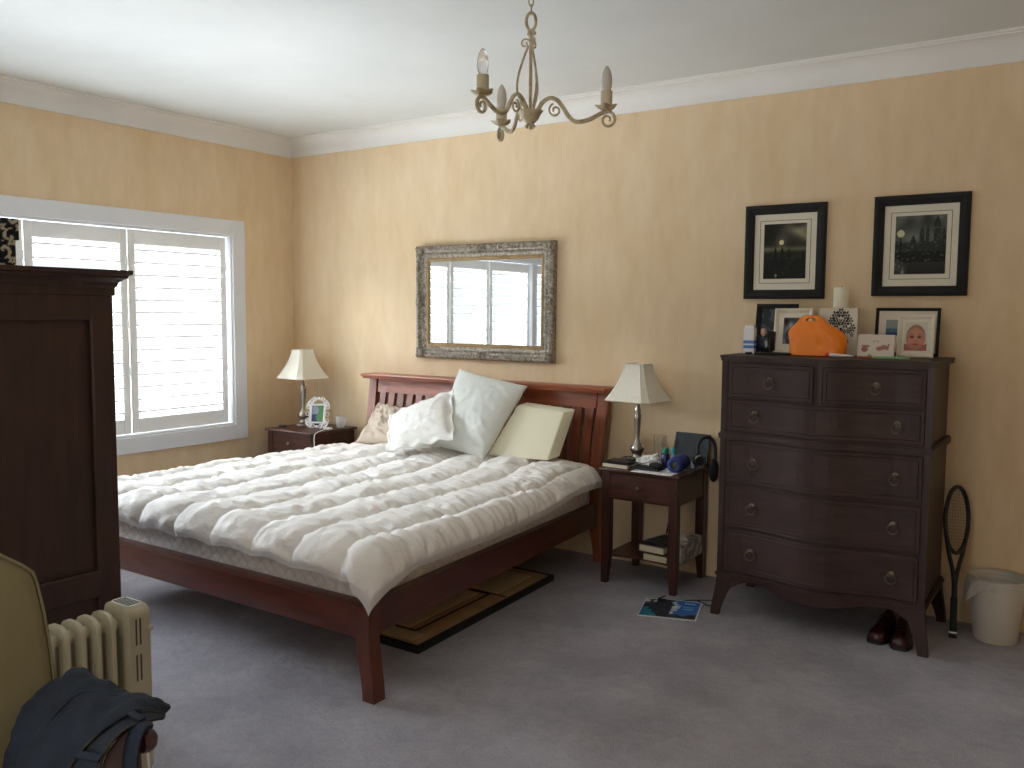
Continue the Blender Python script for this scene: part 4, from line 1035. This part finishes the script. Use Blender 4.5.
# ------------------------------------------------------------------ floor things
def mag(p, u, v):
    if u < .02 or u > .97 or v < .03 or v > .97: return (206, 208, 210)
    n = nz(u, v, 9, 3); b = .52+.06*nz(v*2, 0, 4, 1)
    if v > .8 and u < .22 and n > 0: return (190, 186, 176)
    if u < .34-.5*v+.1*n and v < .5: return (16, 112, 140)
    if u > b and v > .22+.1*nz(u, 1, 6):
        if u < b+.14*(1-abs(2*v-1.2)) and nz(u*.5, v*3, 9, 2) > -.12: return (196, 204, 208)
        if .70 < u < .88 and (.50 < v < .56 or .62 < v < .66 or .80 < v < .88) and nz(u, v, 60) > -.2: return (120, 190, 232)
        return (24+30*u, 92+20*(1-v), 160+20*u)
    g = max(0, n); return (30+70*g, 33+70*g, 46+66*g)
mp = [Vector((3.489, -.874, .003)), Vector((3.771, -.782, .003)), Vector((3.697, -.501, .003)), Vector((3.411, -.602, .003))]
m = MB()
def mfn(u, v): q = (mp[0]*(1-u)+mp[1]*u)*(1-v)+(mp[3]*(1-u)+mp[2]*u)*v; return (q.x, q.y, .006+.004*math.sin(PI*u)*v)
NU, NV = 90, 84; m.grid(mfn, NU, NV)
mg_ = m.build('magazine', M_print, loc=(3.59, -.69, .002), smooth=True)
a_ = mg_.data.color_attributes.new('print', 'FLOAT_COLOR', 'POINT')
for i in range(NU*NV): a_.data[i].color = (*lin(mag(None, (i % NU)/(NU-1), (i//NU)/(NV-1))), 1)
s = mg_.modifiers.new('thickness', 'SOLIDIFY'); s.thickness = .004; s.offset = -1
tag(mg_, 'blue travel magazine with a dark mountain cover lying on the carpet', 'magazine')
tag(MB().tube(smoothpts([(3.48, -.50, .004), (3.47, -.57, .005), (3.50, -.60, .016), (3.56, -.55, .006), (3.66, -.47, .005), (3.75, -.42, .005), (3.76, -.47, .005), (3.74, -.52, .005), (3.66, -.49, .009)], 6), .0028, 6).build('floor_cable', M_blackm, loc=(3.6, -.5, 0), smooth=True), 'thin black cable looped on the carpet behind the magazine', 'cable')

ub = thing('framed_board', 'large flat tan board with black edging lying under the bed', 'board', (2.4, -1.25, 0))
P00, P10, P11, P01 = (1.957, -1.895), (2.888, -1.895), (2.822, -.62), (1.93, -.60)
def bl(u, v): return tuple((P00[k]*(1-u)+P10[k]*u)*(1-v)+(P01[k]*(1-u)+P11[k]*u)*v for k in (0, 1))
MB().prism([bl(0, 0), bl(1, 0), bl(1, 1), bl(0, 1)], .003, .030).build('board', mat('tan_board', (196, 162, 120), (172, 138, 98), .6), ub)
m = MB()
for a, b in (((0, 0), (1, 0)), ((1, 0), (1, 1)), ((1, 1), (0, 1)), ((0, 1), (0, 0))):
    p, q = Vector((*bl(*a), 0)), Vector((*bl(*b), 0)); d = (q-p).normalized(); nrm = Vector((-d.y, d.x, 0))*.009
    m.prism([(p-nrm-d*.009)[:2], (q-nrm+d*.009)[:2], (q+nrm+d*.009)[:2], (p+nrm-d*.009)[:2]], .0, .0335)
m.build('black_edging', M_blackm, ub)
Mtan = mat('buff_card', (216, 196, 158), (200, 178, 140), .8); mt = MB(); ml = MB()
for u0, u1, v0, v1 in ((.60, .93, .03, .10), (.55, .80, .13, .34), (.55, .80, .345, .60), (.50, .90, .65, .93), (.1, .5, .05, .55), (.1, .46, .6, .94)):
    mt.prism([bl(u0, v0), bl(u1, v0), bl(u1, v1), bl(u0, v1)], .0302, .0345)
for (a, b) in (((.55, .115), (.86, .115)), ((.86, .115), (.86, .62)), ((.86, .62), (.55, .62)), ((.55, .63), (.97, .63))):
    p, q = Vector((*bl(*a), 0)), Vector((*bl(*b), 0)); d = (q-p).normalized(); nrm = Vector((-d.y, d.x, 0))*.006
    ml.prism([(p-nrm)[:2], (q-nrm)[:2], (q+nrm)[:2], (p+nrm)[:2]], .0302, .0325)
mt.build('card_panels', Mtan, ub); ml.build('dark_strips', M_blackm, ub)

# shoes under the chest
M_shoe = mat('oxblood_leather', (58, 17, 18), (38, 11, 12), .3); M_sole = mat('black_rubber', (22, 20, 20), None, .6)
def shoe(label, x, y, rz):
    o = thing('shoe', label, 'shoe', (x, y, 0), rotz=rz, group='pair of dark red shoes')
    rings = []; prof = [(0, .022, .04), (.012, .036, .056), (.05, .046, .066), (.10, .044, .07), (.14, .038, .085), (.18, .036, .10), (.22, .036, .105), (.25, .033, .105), (.265, .024, .10)]
    for yy, w, h in prof:
        rings.append([(w*math.cos(t)*(1 if math.sin(t) > 0 else 1), yy, .014 + max(0, (h-.014)*abs(math.sin(t))**.8)) for t in [PI*k/12 for k in range(13)]])
    MB().loft(rings).build('upper', M_shoe, o, world=False, smooth=True, angle=60)
    so = [(w*1.08*s, yy-(.006 if yy == 0 else 0)) for s, seq in ((1, prof), (-1, prof[::-1])) for yy, w, h in seq]
    MB().prism(so, 0, .015).build('sole', M_sole, o, world=False)
    m = MB()
    for k in range(4): m.tube([(-.02, .085+.018*k, .068+.009*k), (0, .085+.018*k, .077+.009*k), (.02, .085+.018*k, .068+.009*k)], .0022, 6)
    m.build('laces', M_blackm, o, world=False, smooth=True)
shoe('dark red leather shoe under the chest, left of the pair', 4.577, -.575, math.radians(-4))
shoe('dark red leather shoe under the chest, right of the pair nearest the chest foot', 4.690, -.595, math.radians(5))

# tennis racket leaning on the wall
rk = thing('tennis_racket', 'black tennis racket standing on its handle between the chest and the bin', 'racket', (4.87, -.28, 0))
base = Vector((4.872, -.285, .004)); top = Vector((4.846, -.128, .715)); ax = (top-base).normalized(); L_ = (top-base).length
sdv = Vector((.36, .93, 0)); sdv = (sdv - ax*sdv.dot(ax)).normalized()
def RK(s, t): return base + ax*t + sdv*s
hoop = [RK(.105*math.sin(a), L_-.165-.16*-math.cos(a) if 0 else L_-.165+.16*math.cos(a)) for a in [2*PI*k/36 for k in range(36)]]
MB().tube(hoop, .0105, 8, closed=True).build('hoop', M_black, rk, smooth=True)
m = MB()
for s in (1, -1): m.tube(smoothpts([RK(s*.088, L_-.255), RK(s*.06, L_-.33), RK(s*.022, L_-.41), RK(s*.010, L_-.46)], 5), .010, 8)
m.tube([RK(0, L_-.44), RK(0, .17)], .013, 8).build('throat', M_black, rk, smooth=True)
MB().tube([RK(0, .19), RK(0, .02), RK(0, 0)], [.0155, .0165, .019], 8).build('grip', M_blackm, rk, smooth=True)
MB().tube([RK(0, .022), RK(0, .030)], .0185, 8).build('grip_ring', M_white, rk)
m = MB()
for k in range(-6, 7):
    s = .0145*k; hh = .15*math.sqrt(max(0, 1-(s/.1)**2)); m.tube([RK(s, L_-.165-hh), RK(s, L_-.165+hh)], .0005, 4)
for k in range(-9, 10):
    t = .0155*k; ww = .098*math.sqrt(max(0, 1-(t/.155)**2)); m.tube([RK(-ww, L_-.165+t), RK(ww, L_-.165+t)], .0005, 4)
m.build('strings', M_blackm, rk)

# waste bin with bag liner
bn = thing('waste_bin', 'white round bin with a plastic liner folded over its rim at the right edge', 'waste bin', (5.040, -.170, 0))
bc = (5.040, -.170, 0)
MB().lathe([(.001, 0), (.092, 0), (.096, .004), (.118, .285), (.121, .295), (.117, .296), (.114, .285), (.092, .008), (.001, .007)], c=bc, n=40).build('bin_body', mat('white_plastic', (214, 208, 196), (208, 202, 190), .5), bn, smooth=True, angle=50)
m = MB(); rings = []
for k, (r, z) in enumerate(((.108, .16), (.113, .28), (.118, .306), (.125, .308), (.127, .298), (.127, .285), (.126, .276))):
    ring = []
    for j in range(60):
        t = 2*PI*j/60; w = .004*math.sin(9*t+k)+.003*math.sin(17*t); front = math.exp(-((((t-math.radians(205)+PI) % (2*PI))-PI)/.6)**2)
        zz = z - (.095*front*(k-3)/3 if k > 3 else 0) + .006*math.sin(5*t)*(k > 4); rr = r + (w if k > 2 else 0) + (.022*front*(k-3)/3 if k > 3 else 0)
        ring.append((bc[0]+rr*math.cos(t), bc[1]+rr*math.sin(t), zz))
    rings.append(ring)
m.loft(rings, cap=False); ml_, N, L, b = newmat('translucent_liner', .35); b.inputs['Base Color'].default_value = (*lin((222, 218, 208)), 1); b.inputs['Transmission Weight'].default_value = .35
m.build('bin_liner', ml_, bn, smooth=True, angle=180)

# ------------------------------------------------------------------ things on top of the chest
DZ = 1.342
def std_frame(label, x, y, w, h, fw, fm, fn, lean=9, rz=0, mount=None, res=(40, 50), depth=.014, pw=None):
    o = thing('photo_frame', label, 'photo frame', (x, y, DZ), rotz=rz); Lm = Matrix.Translation((0, 0, .002)) @ Matrix.Rotation(math.radians(-lean), 4, 'X')
    f = frame(-w/2, w/2, 0, h, [(0, .0), (0, depth), (fw*.3, depth+.003), (fw, depth*.6), (fw, 0)], M=Lm); f.box((-w/2+.004, .0, .004), (w/2-.004, .004, h-.004), M=Lm)
    f.build('frame', fm, o, world=False)
    mw = mount or 0
    if mount: MB().box((-w/2+fw*.9, -.005, fw*.9), (w/2-fw*.9, -.001, h-fw*.9), M=Lm).build('mount', M_cream, o, world=False)
    x0, x1, z0, z1 = -w/2+fw+mw, w/2-fw-mw, fw+mw, h-fw-mw
    if pw: x0, x1, z0, z1 = pw
    m = MB(); m.grid(lambda u, v: (x0+(x1-x0)*u, -.0056, z0+(z1-z0)*v), *res, M=Lm); p = m.build('photo', M_printg, o, world=False)
    a = p.data.color_attributes.new('print', 'FLOAT_COLOR', 'POINT')
    for i in range(res[0]*res[1]): a.data[i].color = (*lin([max(0, min(255, q)) for q in fn((i % res[0])/(res[0]-1), (i//res[0])/(res[1]-1))]), 1)
    MB().box((-.012, .0, 0), (.012, .003, h*.62), M=Matrix.Translation((0, .016+h*.34, 0)) @ Matrix.Rotation(math.radians(16), 4, 'X')).build('stand', M_blackm, o, world=False)
    return o
def baby(u, v):
    c = [214, 206, 192]; e = math.hypot((u-.50)/.43, (v-.46)/.44)
    if v < .12+.25*abs(u-.5): c = [176, 104, 92]
    if e < 1:
        c = [214-30*e, 160-34*e, 138-34*e]
        if v > .70+.10*math.cos((u-.5)*6): c = [158, 124, 94]
        for ex in (.33, .66):
            d = math.hypot((u-ex)/.085, (v-.47)/.034)
            if d < 1: c = [70, 52, 50]
            elif math.hypot((u-ex)/.14, (v-.48)/.075) < 1: c = [184, 128, 108]
            if math.hypot((u-ex)/.12, (v-.575)/.014) < 1: c = [164, 118, 94]
        if math.hypot((u-.5)/.07, (v-.345)/.028) < 1: c = [190, 120, 104]
        if math.hypot((u-.5)/.13, (v-.215)/.034) < 1: c = [172, 76, 72]
        if math.hypot((u-.24)/.1, (v-.3)/.08) < 1 or math.hypot((u-.77)/.1, (v-.3)/.08) < 1: c = [216, 138, 118]
    return c
def bw_photo(u, v): g = 90+90*nz(u, v, 4, 3)+60*math.exp(-((u-.55)**2+(v-.6)**2)/.05); return (g, g, g*1.04)
def landscape(u, v): return (150, 160, 156) if v > .45 else ((96, 120, 140) if v > .2 else (60, 84, 120))
std_frame('black-edged photo frame leaning on the wall behind the dark bottle', 3.918, -.115, .225, .26, .030, M_blackm, lambda u, v: (52, 56, 62) if nz(u, v, 4) > 0 else (80, 84, 90), lean=8)
std_frame('cream photo frame with a grey photograph, partly behind the orange bag', 4.050, -.255, .196, .235, .020, M_cream, bw_photo, lean=8, mount=.028)
std_frame('wide black-framed picture with a white mount at the right end of the chest top', 4.578, -.115, .300, .240, .015, M_blackm, landscape, lean=7, mount=.03, pw=(-.10, -.03, .10, .18))
std_frame('cream frame holding a baby photograph at the right end of the chest top', 4.645, -.27, .165, .205, .020, M_cream, baby, lean=9, mount=.012, res=(60, 70))

# damask candle block + pillar candle
def tree_damask(u, v):
    a = abs(u)
    k = 0
    if a < .006 and v < .10: k = 1
    for cx, cz, r in ((0, .155, .016), (.026, .145, .015), (.045, .125, .013), (.058, .10, .013), (.022, .115, .014), (.04, .09, .010), (.016, .085, .010), (.056, .075, .008), (0, .12, .011)):
        d = math.hypot(a-cx, v-cz); th = math.atan2(v-cz, a-cx)
        if d < r*(1+.3*math.cos(6*th)) and not (.35*r < d < .52*r): k = 1
    for cx, cz, r in ((.02, .03, .012), (.03, .05, .010), (.012, .055, .008)):
        if .5*r < math.hypot(a-cx, v-cz) < r: k = 1
    return (24, 22, 26) if k else (222, 216, 200)
cb = thing('candle_block', 'cream square candle stand printed with a black damask flower', 'candle holder', (4.27, -.20, DZ))
o = MB().grid(lambda u, v: (-.092+.184*u, -.0125, .001+.235*v), 110, 130).build('printed_face', M_print, cb, world=False)
paint(o, lambda p: tree_damask(p.x-.012, p.z*.72))
MB().box((-.094, -.012, 0), (.094, .050, .238), .003).build('block', M_cream, cb, world=False)
cd = MB().lathe([(.001, 0), (.036, 0), (.0375, .003), (.0375, .102), (.034, .106), (.018, .103), (.001, .102)], c=(4.272, -.180, DZ+.2382), n=32).build('pillar_candle', mat('ivory_wax', (240, 234, 214), (236, 229, 207), .5), loc=(4.272, -.180, DZ+.2382), smooth=True, angle=50)
tag(cd, 'ivory pillar candle standing on the damask-printed stand', 'candle')
MB().tube([(4.272, -.180, DZ+.340), (4.273, -.180, DZ+.352)], .0015, 6).build('wick', M_blackm, cd)

# orange bag: soft dome with a punched handle slot
ob = MB(); n1, n2 = 48, 30; rings = []
ocx, ocy = 4.222, -.405
def orange_side(side):
    def fn(u, v):
        x = (u-.5)*2; wid = .137*(1-.03*v - .52*sstep(.45, 1, v)**1.7 + .04*math.sin(v*PI)); 
        z = .004 + v*.198*(1-.10*abs(x)**3) ; skew = -.034*sstep(.35, 1, v)
        d = .062*(1-v)**.55*(1-abs(x)**3.0)**.6 + .004
        p = Vector((ocx + x*wid + skew, ocy - side*d, DZ+z))
        p += Vector((0, -side*.006*noise.noise(Vector((x*3, v*4, side*2))) - side*.004*math.sin(x*9+v*5)*(1-v), 0)); return tuple(p)
    return fn
slot = lambda u, v: ((u-.5)/.17)**2 + ((v-.885)/.038)**2 < 1
V = []; F = []
for side in (1, -1):
    o0 = len(V); fn = orange_side(side)
    for j in range(n2+20):
        for i in range(n1): V.append(fn(i/(n1-1), j/(n2+19)))
    for j in range(n2+19):
        for i in range(n1-1):
            if slot((i+.5)/(n1-1), (j+.5)/(n2+19)): continue
            F.append((o0+j*n1+i, o0+j*n1+i+1, o0+(j+1)*n1+i+1, o0+(j+1)*n1+i))
NN = n1*(n2+20)
rim = [i for i in range(n1)] + [j*n1+n1-1 for j in range(1, n2+20)] + [(n2+19)*n1+i for i in range(n1-2, -1, -1)] + [j*n1 for j in range(n2+18, 0, -1)]
for k in range(len(rim)): a, b = rim[k], rim[(k+1) % len(rim)]; F.append((a, b, b+NN, a+NN))
ob.add(V, F)
m_o, N, L, b = newmat('orange_plastic', .42); b.inputs['Base Color'].default_value = (*lin((250, 136, 30)), 1); b.inputs['Subsurface Weight'].default_value = .0
n_ = noise_node(N, L, 18, 4); bp = N.new('ShaderNodeBump'); bp.inputs['Strength'].default_value = .4; bp.inputs['Distance'].default_value = .01; L.new(n_.outputs['Fac'], bp.inputs['Height']); L.new(bp.outputs[0], b.inputs['Normal'])
obg = ob.build('orange_bag', m_o, loc=(ocx, ocy, DZ), smooth=True, angle=60)
s = obg.modifiers.new('thickness', 'SOLIDIFY'); s.thickness = .003
tag(obg, 'bright orange plastic bag with a cut-out handle slumped on the chest top', 'bag')

# clay hand and foot print plaque
cl = thing('print_plaque', 'cream plaque with two pink baby prints on the chest top', 'plaque', (4.490, -.395, DZ))
Lm = Matrix.Translation((0, 0, .001)) @ Matrix.Rotation(math.radians(-10), 4, 'X')
MB().box((-.084, 0, 0), (.084, .016, .112), .003, M=Lm).box((-.01, .012, .0), (.01, .045, .05)).build('plaque_board', mat('pale_pink_cream', (226, 214, 198), None, .7), cl, world=False)
m = MB()
m.sphere((-.050, -.001, .038), .014, 6, (1.1, .15, .9), M=Lm); 
for k in range(4): m.sphere((-.060+.009*k, -.001, .055), .0045, 5, (1, .3, 1.3), M=Lm)
m.build('hand_print', mat('dusty_pink', (176, 120, 112), None, .7), cl, world=False); m = MB()
m.sphere((.018, -.001, .044), .013, 6, (1.2, .15, .8), M=Lm); m.sphere((.038, -.001, .050), .013, 6, (1.3, .15, .9), M=Lm)
for k in range(5): m.sphere((.054+.001*k, -.001, .040+.006*k), .0035, 5, (1.2, .3, 1), M=Lm)
m.build('foot_print', mat('dusty_pink', (176, 120, 112), None, .7), cl, world=False)
for k in range(3): MB().sphere((-.010+.010*k, -.001, .078+.005*(k % 2)), .0028, 4, (1, .4, 1), M=Lm).build('flower_mark', M_bronze, cl, world=False)

# bottles at the left end
bt = thing('white_bottle', 'white box-shaped bottle with blue stripes at the left end of the chest top', 'bottle', (3.853, -.365, DZ))
def bfn(p): 
    return (82, 132, 200) if (.052 < p.z < .068 or .026 < p.z < .045) else (232, 234, 236)
o = panelbox(3.836, 3.892, -.385, -.345, DZ, DZ+.132).build('bottle_body', M_print, bt, weld=.0005); paint(o, bfn)
MB().box((3.840, -.381, DZ+.132), (3.888, -.349, DZ+.148), .003).build('cap', M_white, bt)
bt = thing('perfume_bottle', 'dark blue glass bottle with a pink cap beside the white bottle', 'bottle', (3.925, -.335, DZ))
MB().box((3.890, -.352, DZ), (3.958, -.318, DZ+.092), .008).build('bottle_body', mat('midnight_blue_glass', (24, 30, 50), None, .15), bt, smooth=True)
MB().lathe([(.008, .09), (.008, .100), (.014, .100), (.014, .126), (.011, .130), (.001, .130)], c=(3.925, -.335, DZ), n=18).build('cap', mat('rose_cap', (206, 168, 150), None, .35), bt, smooth=True, angle=50)
tag(MB().box((3.905, -.33, DZ), (3.945, -.30, DZ+.115), .003, M=Matrix.Translation((.02, .06, 0))).build('black_box', M_black, loc=(3.945, -.255, DZ)), 'narrow black carton behind the dark blue bottle', 'carton')
tag(MB().box((3.868, -.455, DZ), (3.900, -.425, DZ+.010), .004).build('lighter', M_blackm, loc=(3.884, -.44, DZ)), 'small black cap lying at the left front of the chest top', 'cap').name = 'loose_cap'
# small clutter along the front
tag(MB().box((3.93, -.49, DZ), (4.10, -.42, DZ+.012), .004).build('sunglasses_case', M_blackm, loc=(4.01, -.455, DZ)), 'flat black pouch lying left of the orange bag', 'pouch').name = 'flat_pouch'
pn = thing('toothpaste_tube', 'white tube with a red end lying beside the orange bag', 'tube', (4.36, -.50, DZ), rotz=math.radians(-24))
MB().loft([[(x, r*1.2*math.cos(t), .010+r*math.sin(t)*k) for t in [2*PI*j/12 for j in range(12)]] for x, r, k in ((-.065, .008, 1), (-.04, .009, .9), (.03, .011, .6), (.06, .013, .2))]).build('tube_body', M_white, pn, world=False, smooth=True)
MB().tube([(-.085, 0, .010), (-.063, 0, .010)], .009, 10).build('cap', mat('red_plastic', (186, 44, 36), None, .4), pn, world=False, smooth=True)
M_gr = mat('pale_green_plastic', (150, 196, 140), None, .45)
m = MB().tube(smoothpts([(4.50, -.47, DZ+.006), (4.54, -.50, DZ+.007), (4.60, -.485, DZ+.006), (4.62, -.51, DZ+.006), (4.66, -.49, DZ+.006)], 5), .006, 8)
tag(m.build('green_strap', M_gr, loc=(4.58, -.49, DZ), smooth=True), 'pale green plastic strip lying in front of the baby photograph', 'strip')
tag(MB().tube(smoothpts([(4.43, -.50, DZ+.006), (4.47, -.515, DZ+.006), (4.50, -.505, DZ+.006)], 5), .005, 8).build('red_pen', mat('brick_red_plastic', (170, 92, 66), None, .5), loc=(4.46, -.51, DZ), smooth=True), 'short brick-red stick lying in front of the print plaque', 'stick')
tag(MB().lathe([(.001, 0), (.012, 0), (.014, .004), (.008, .014), (.004, .02), (.001, .021)], c=(4.475, -.445, DZ), n=16).build('glass_trinket', M_pewter, loc=(4.475, -.445, DZ), smooth=True), 'tiny shiny trinket standing in front of the print plaque', 'trinket')
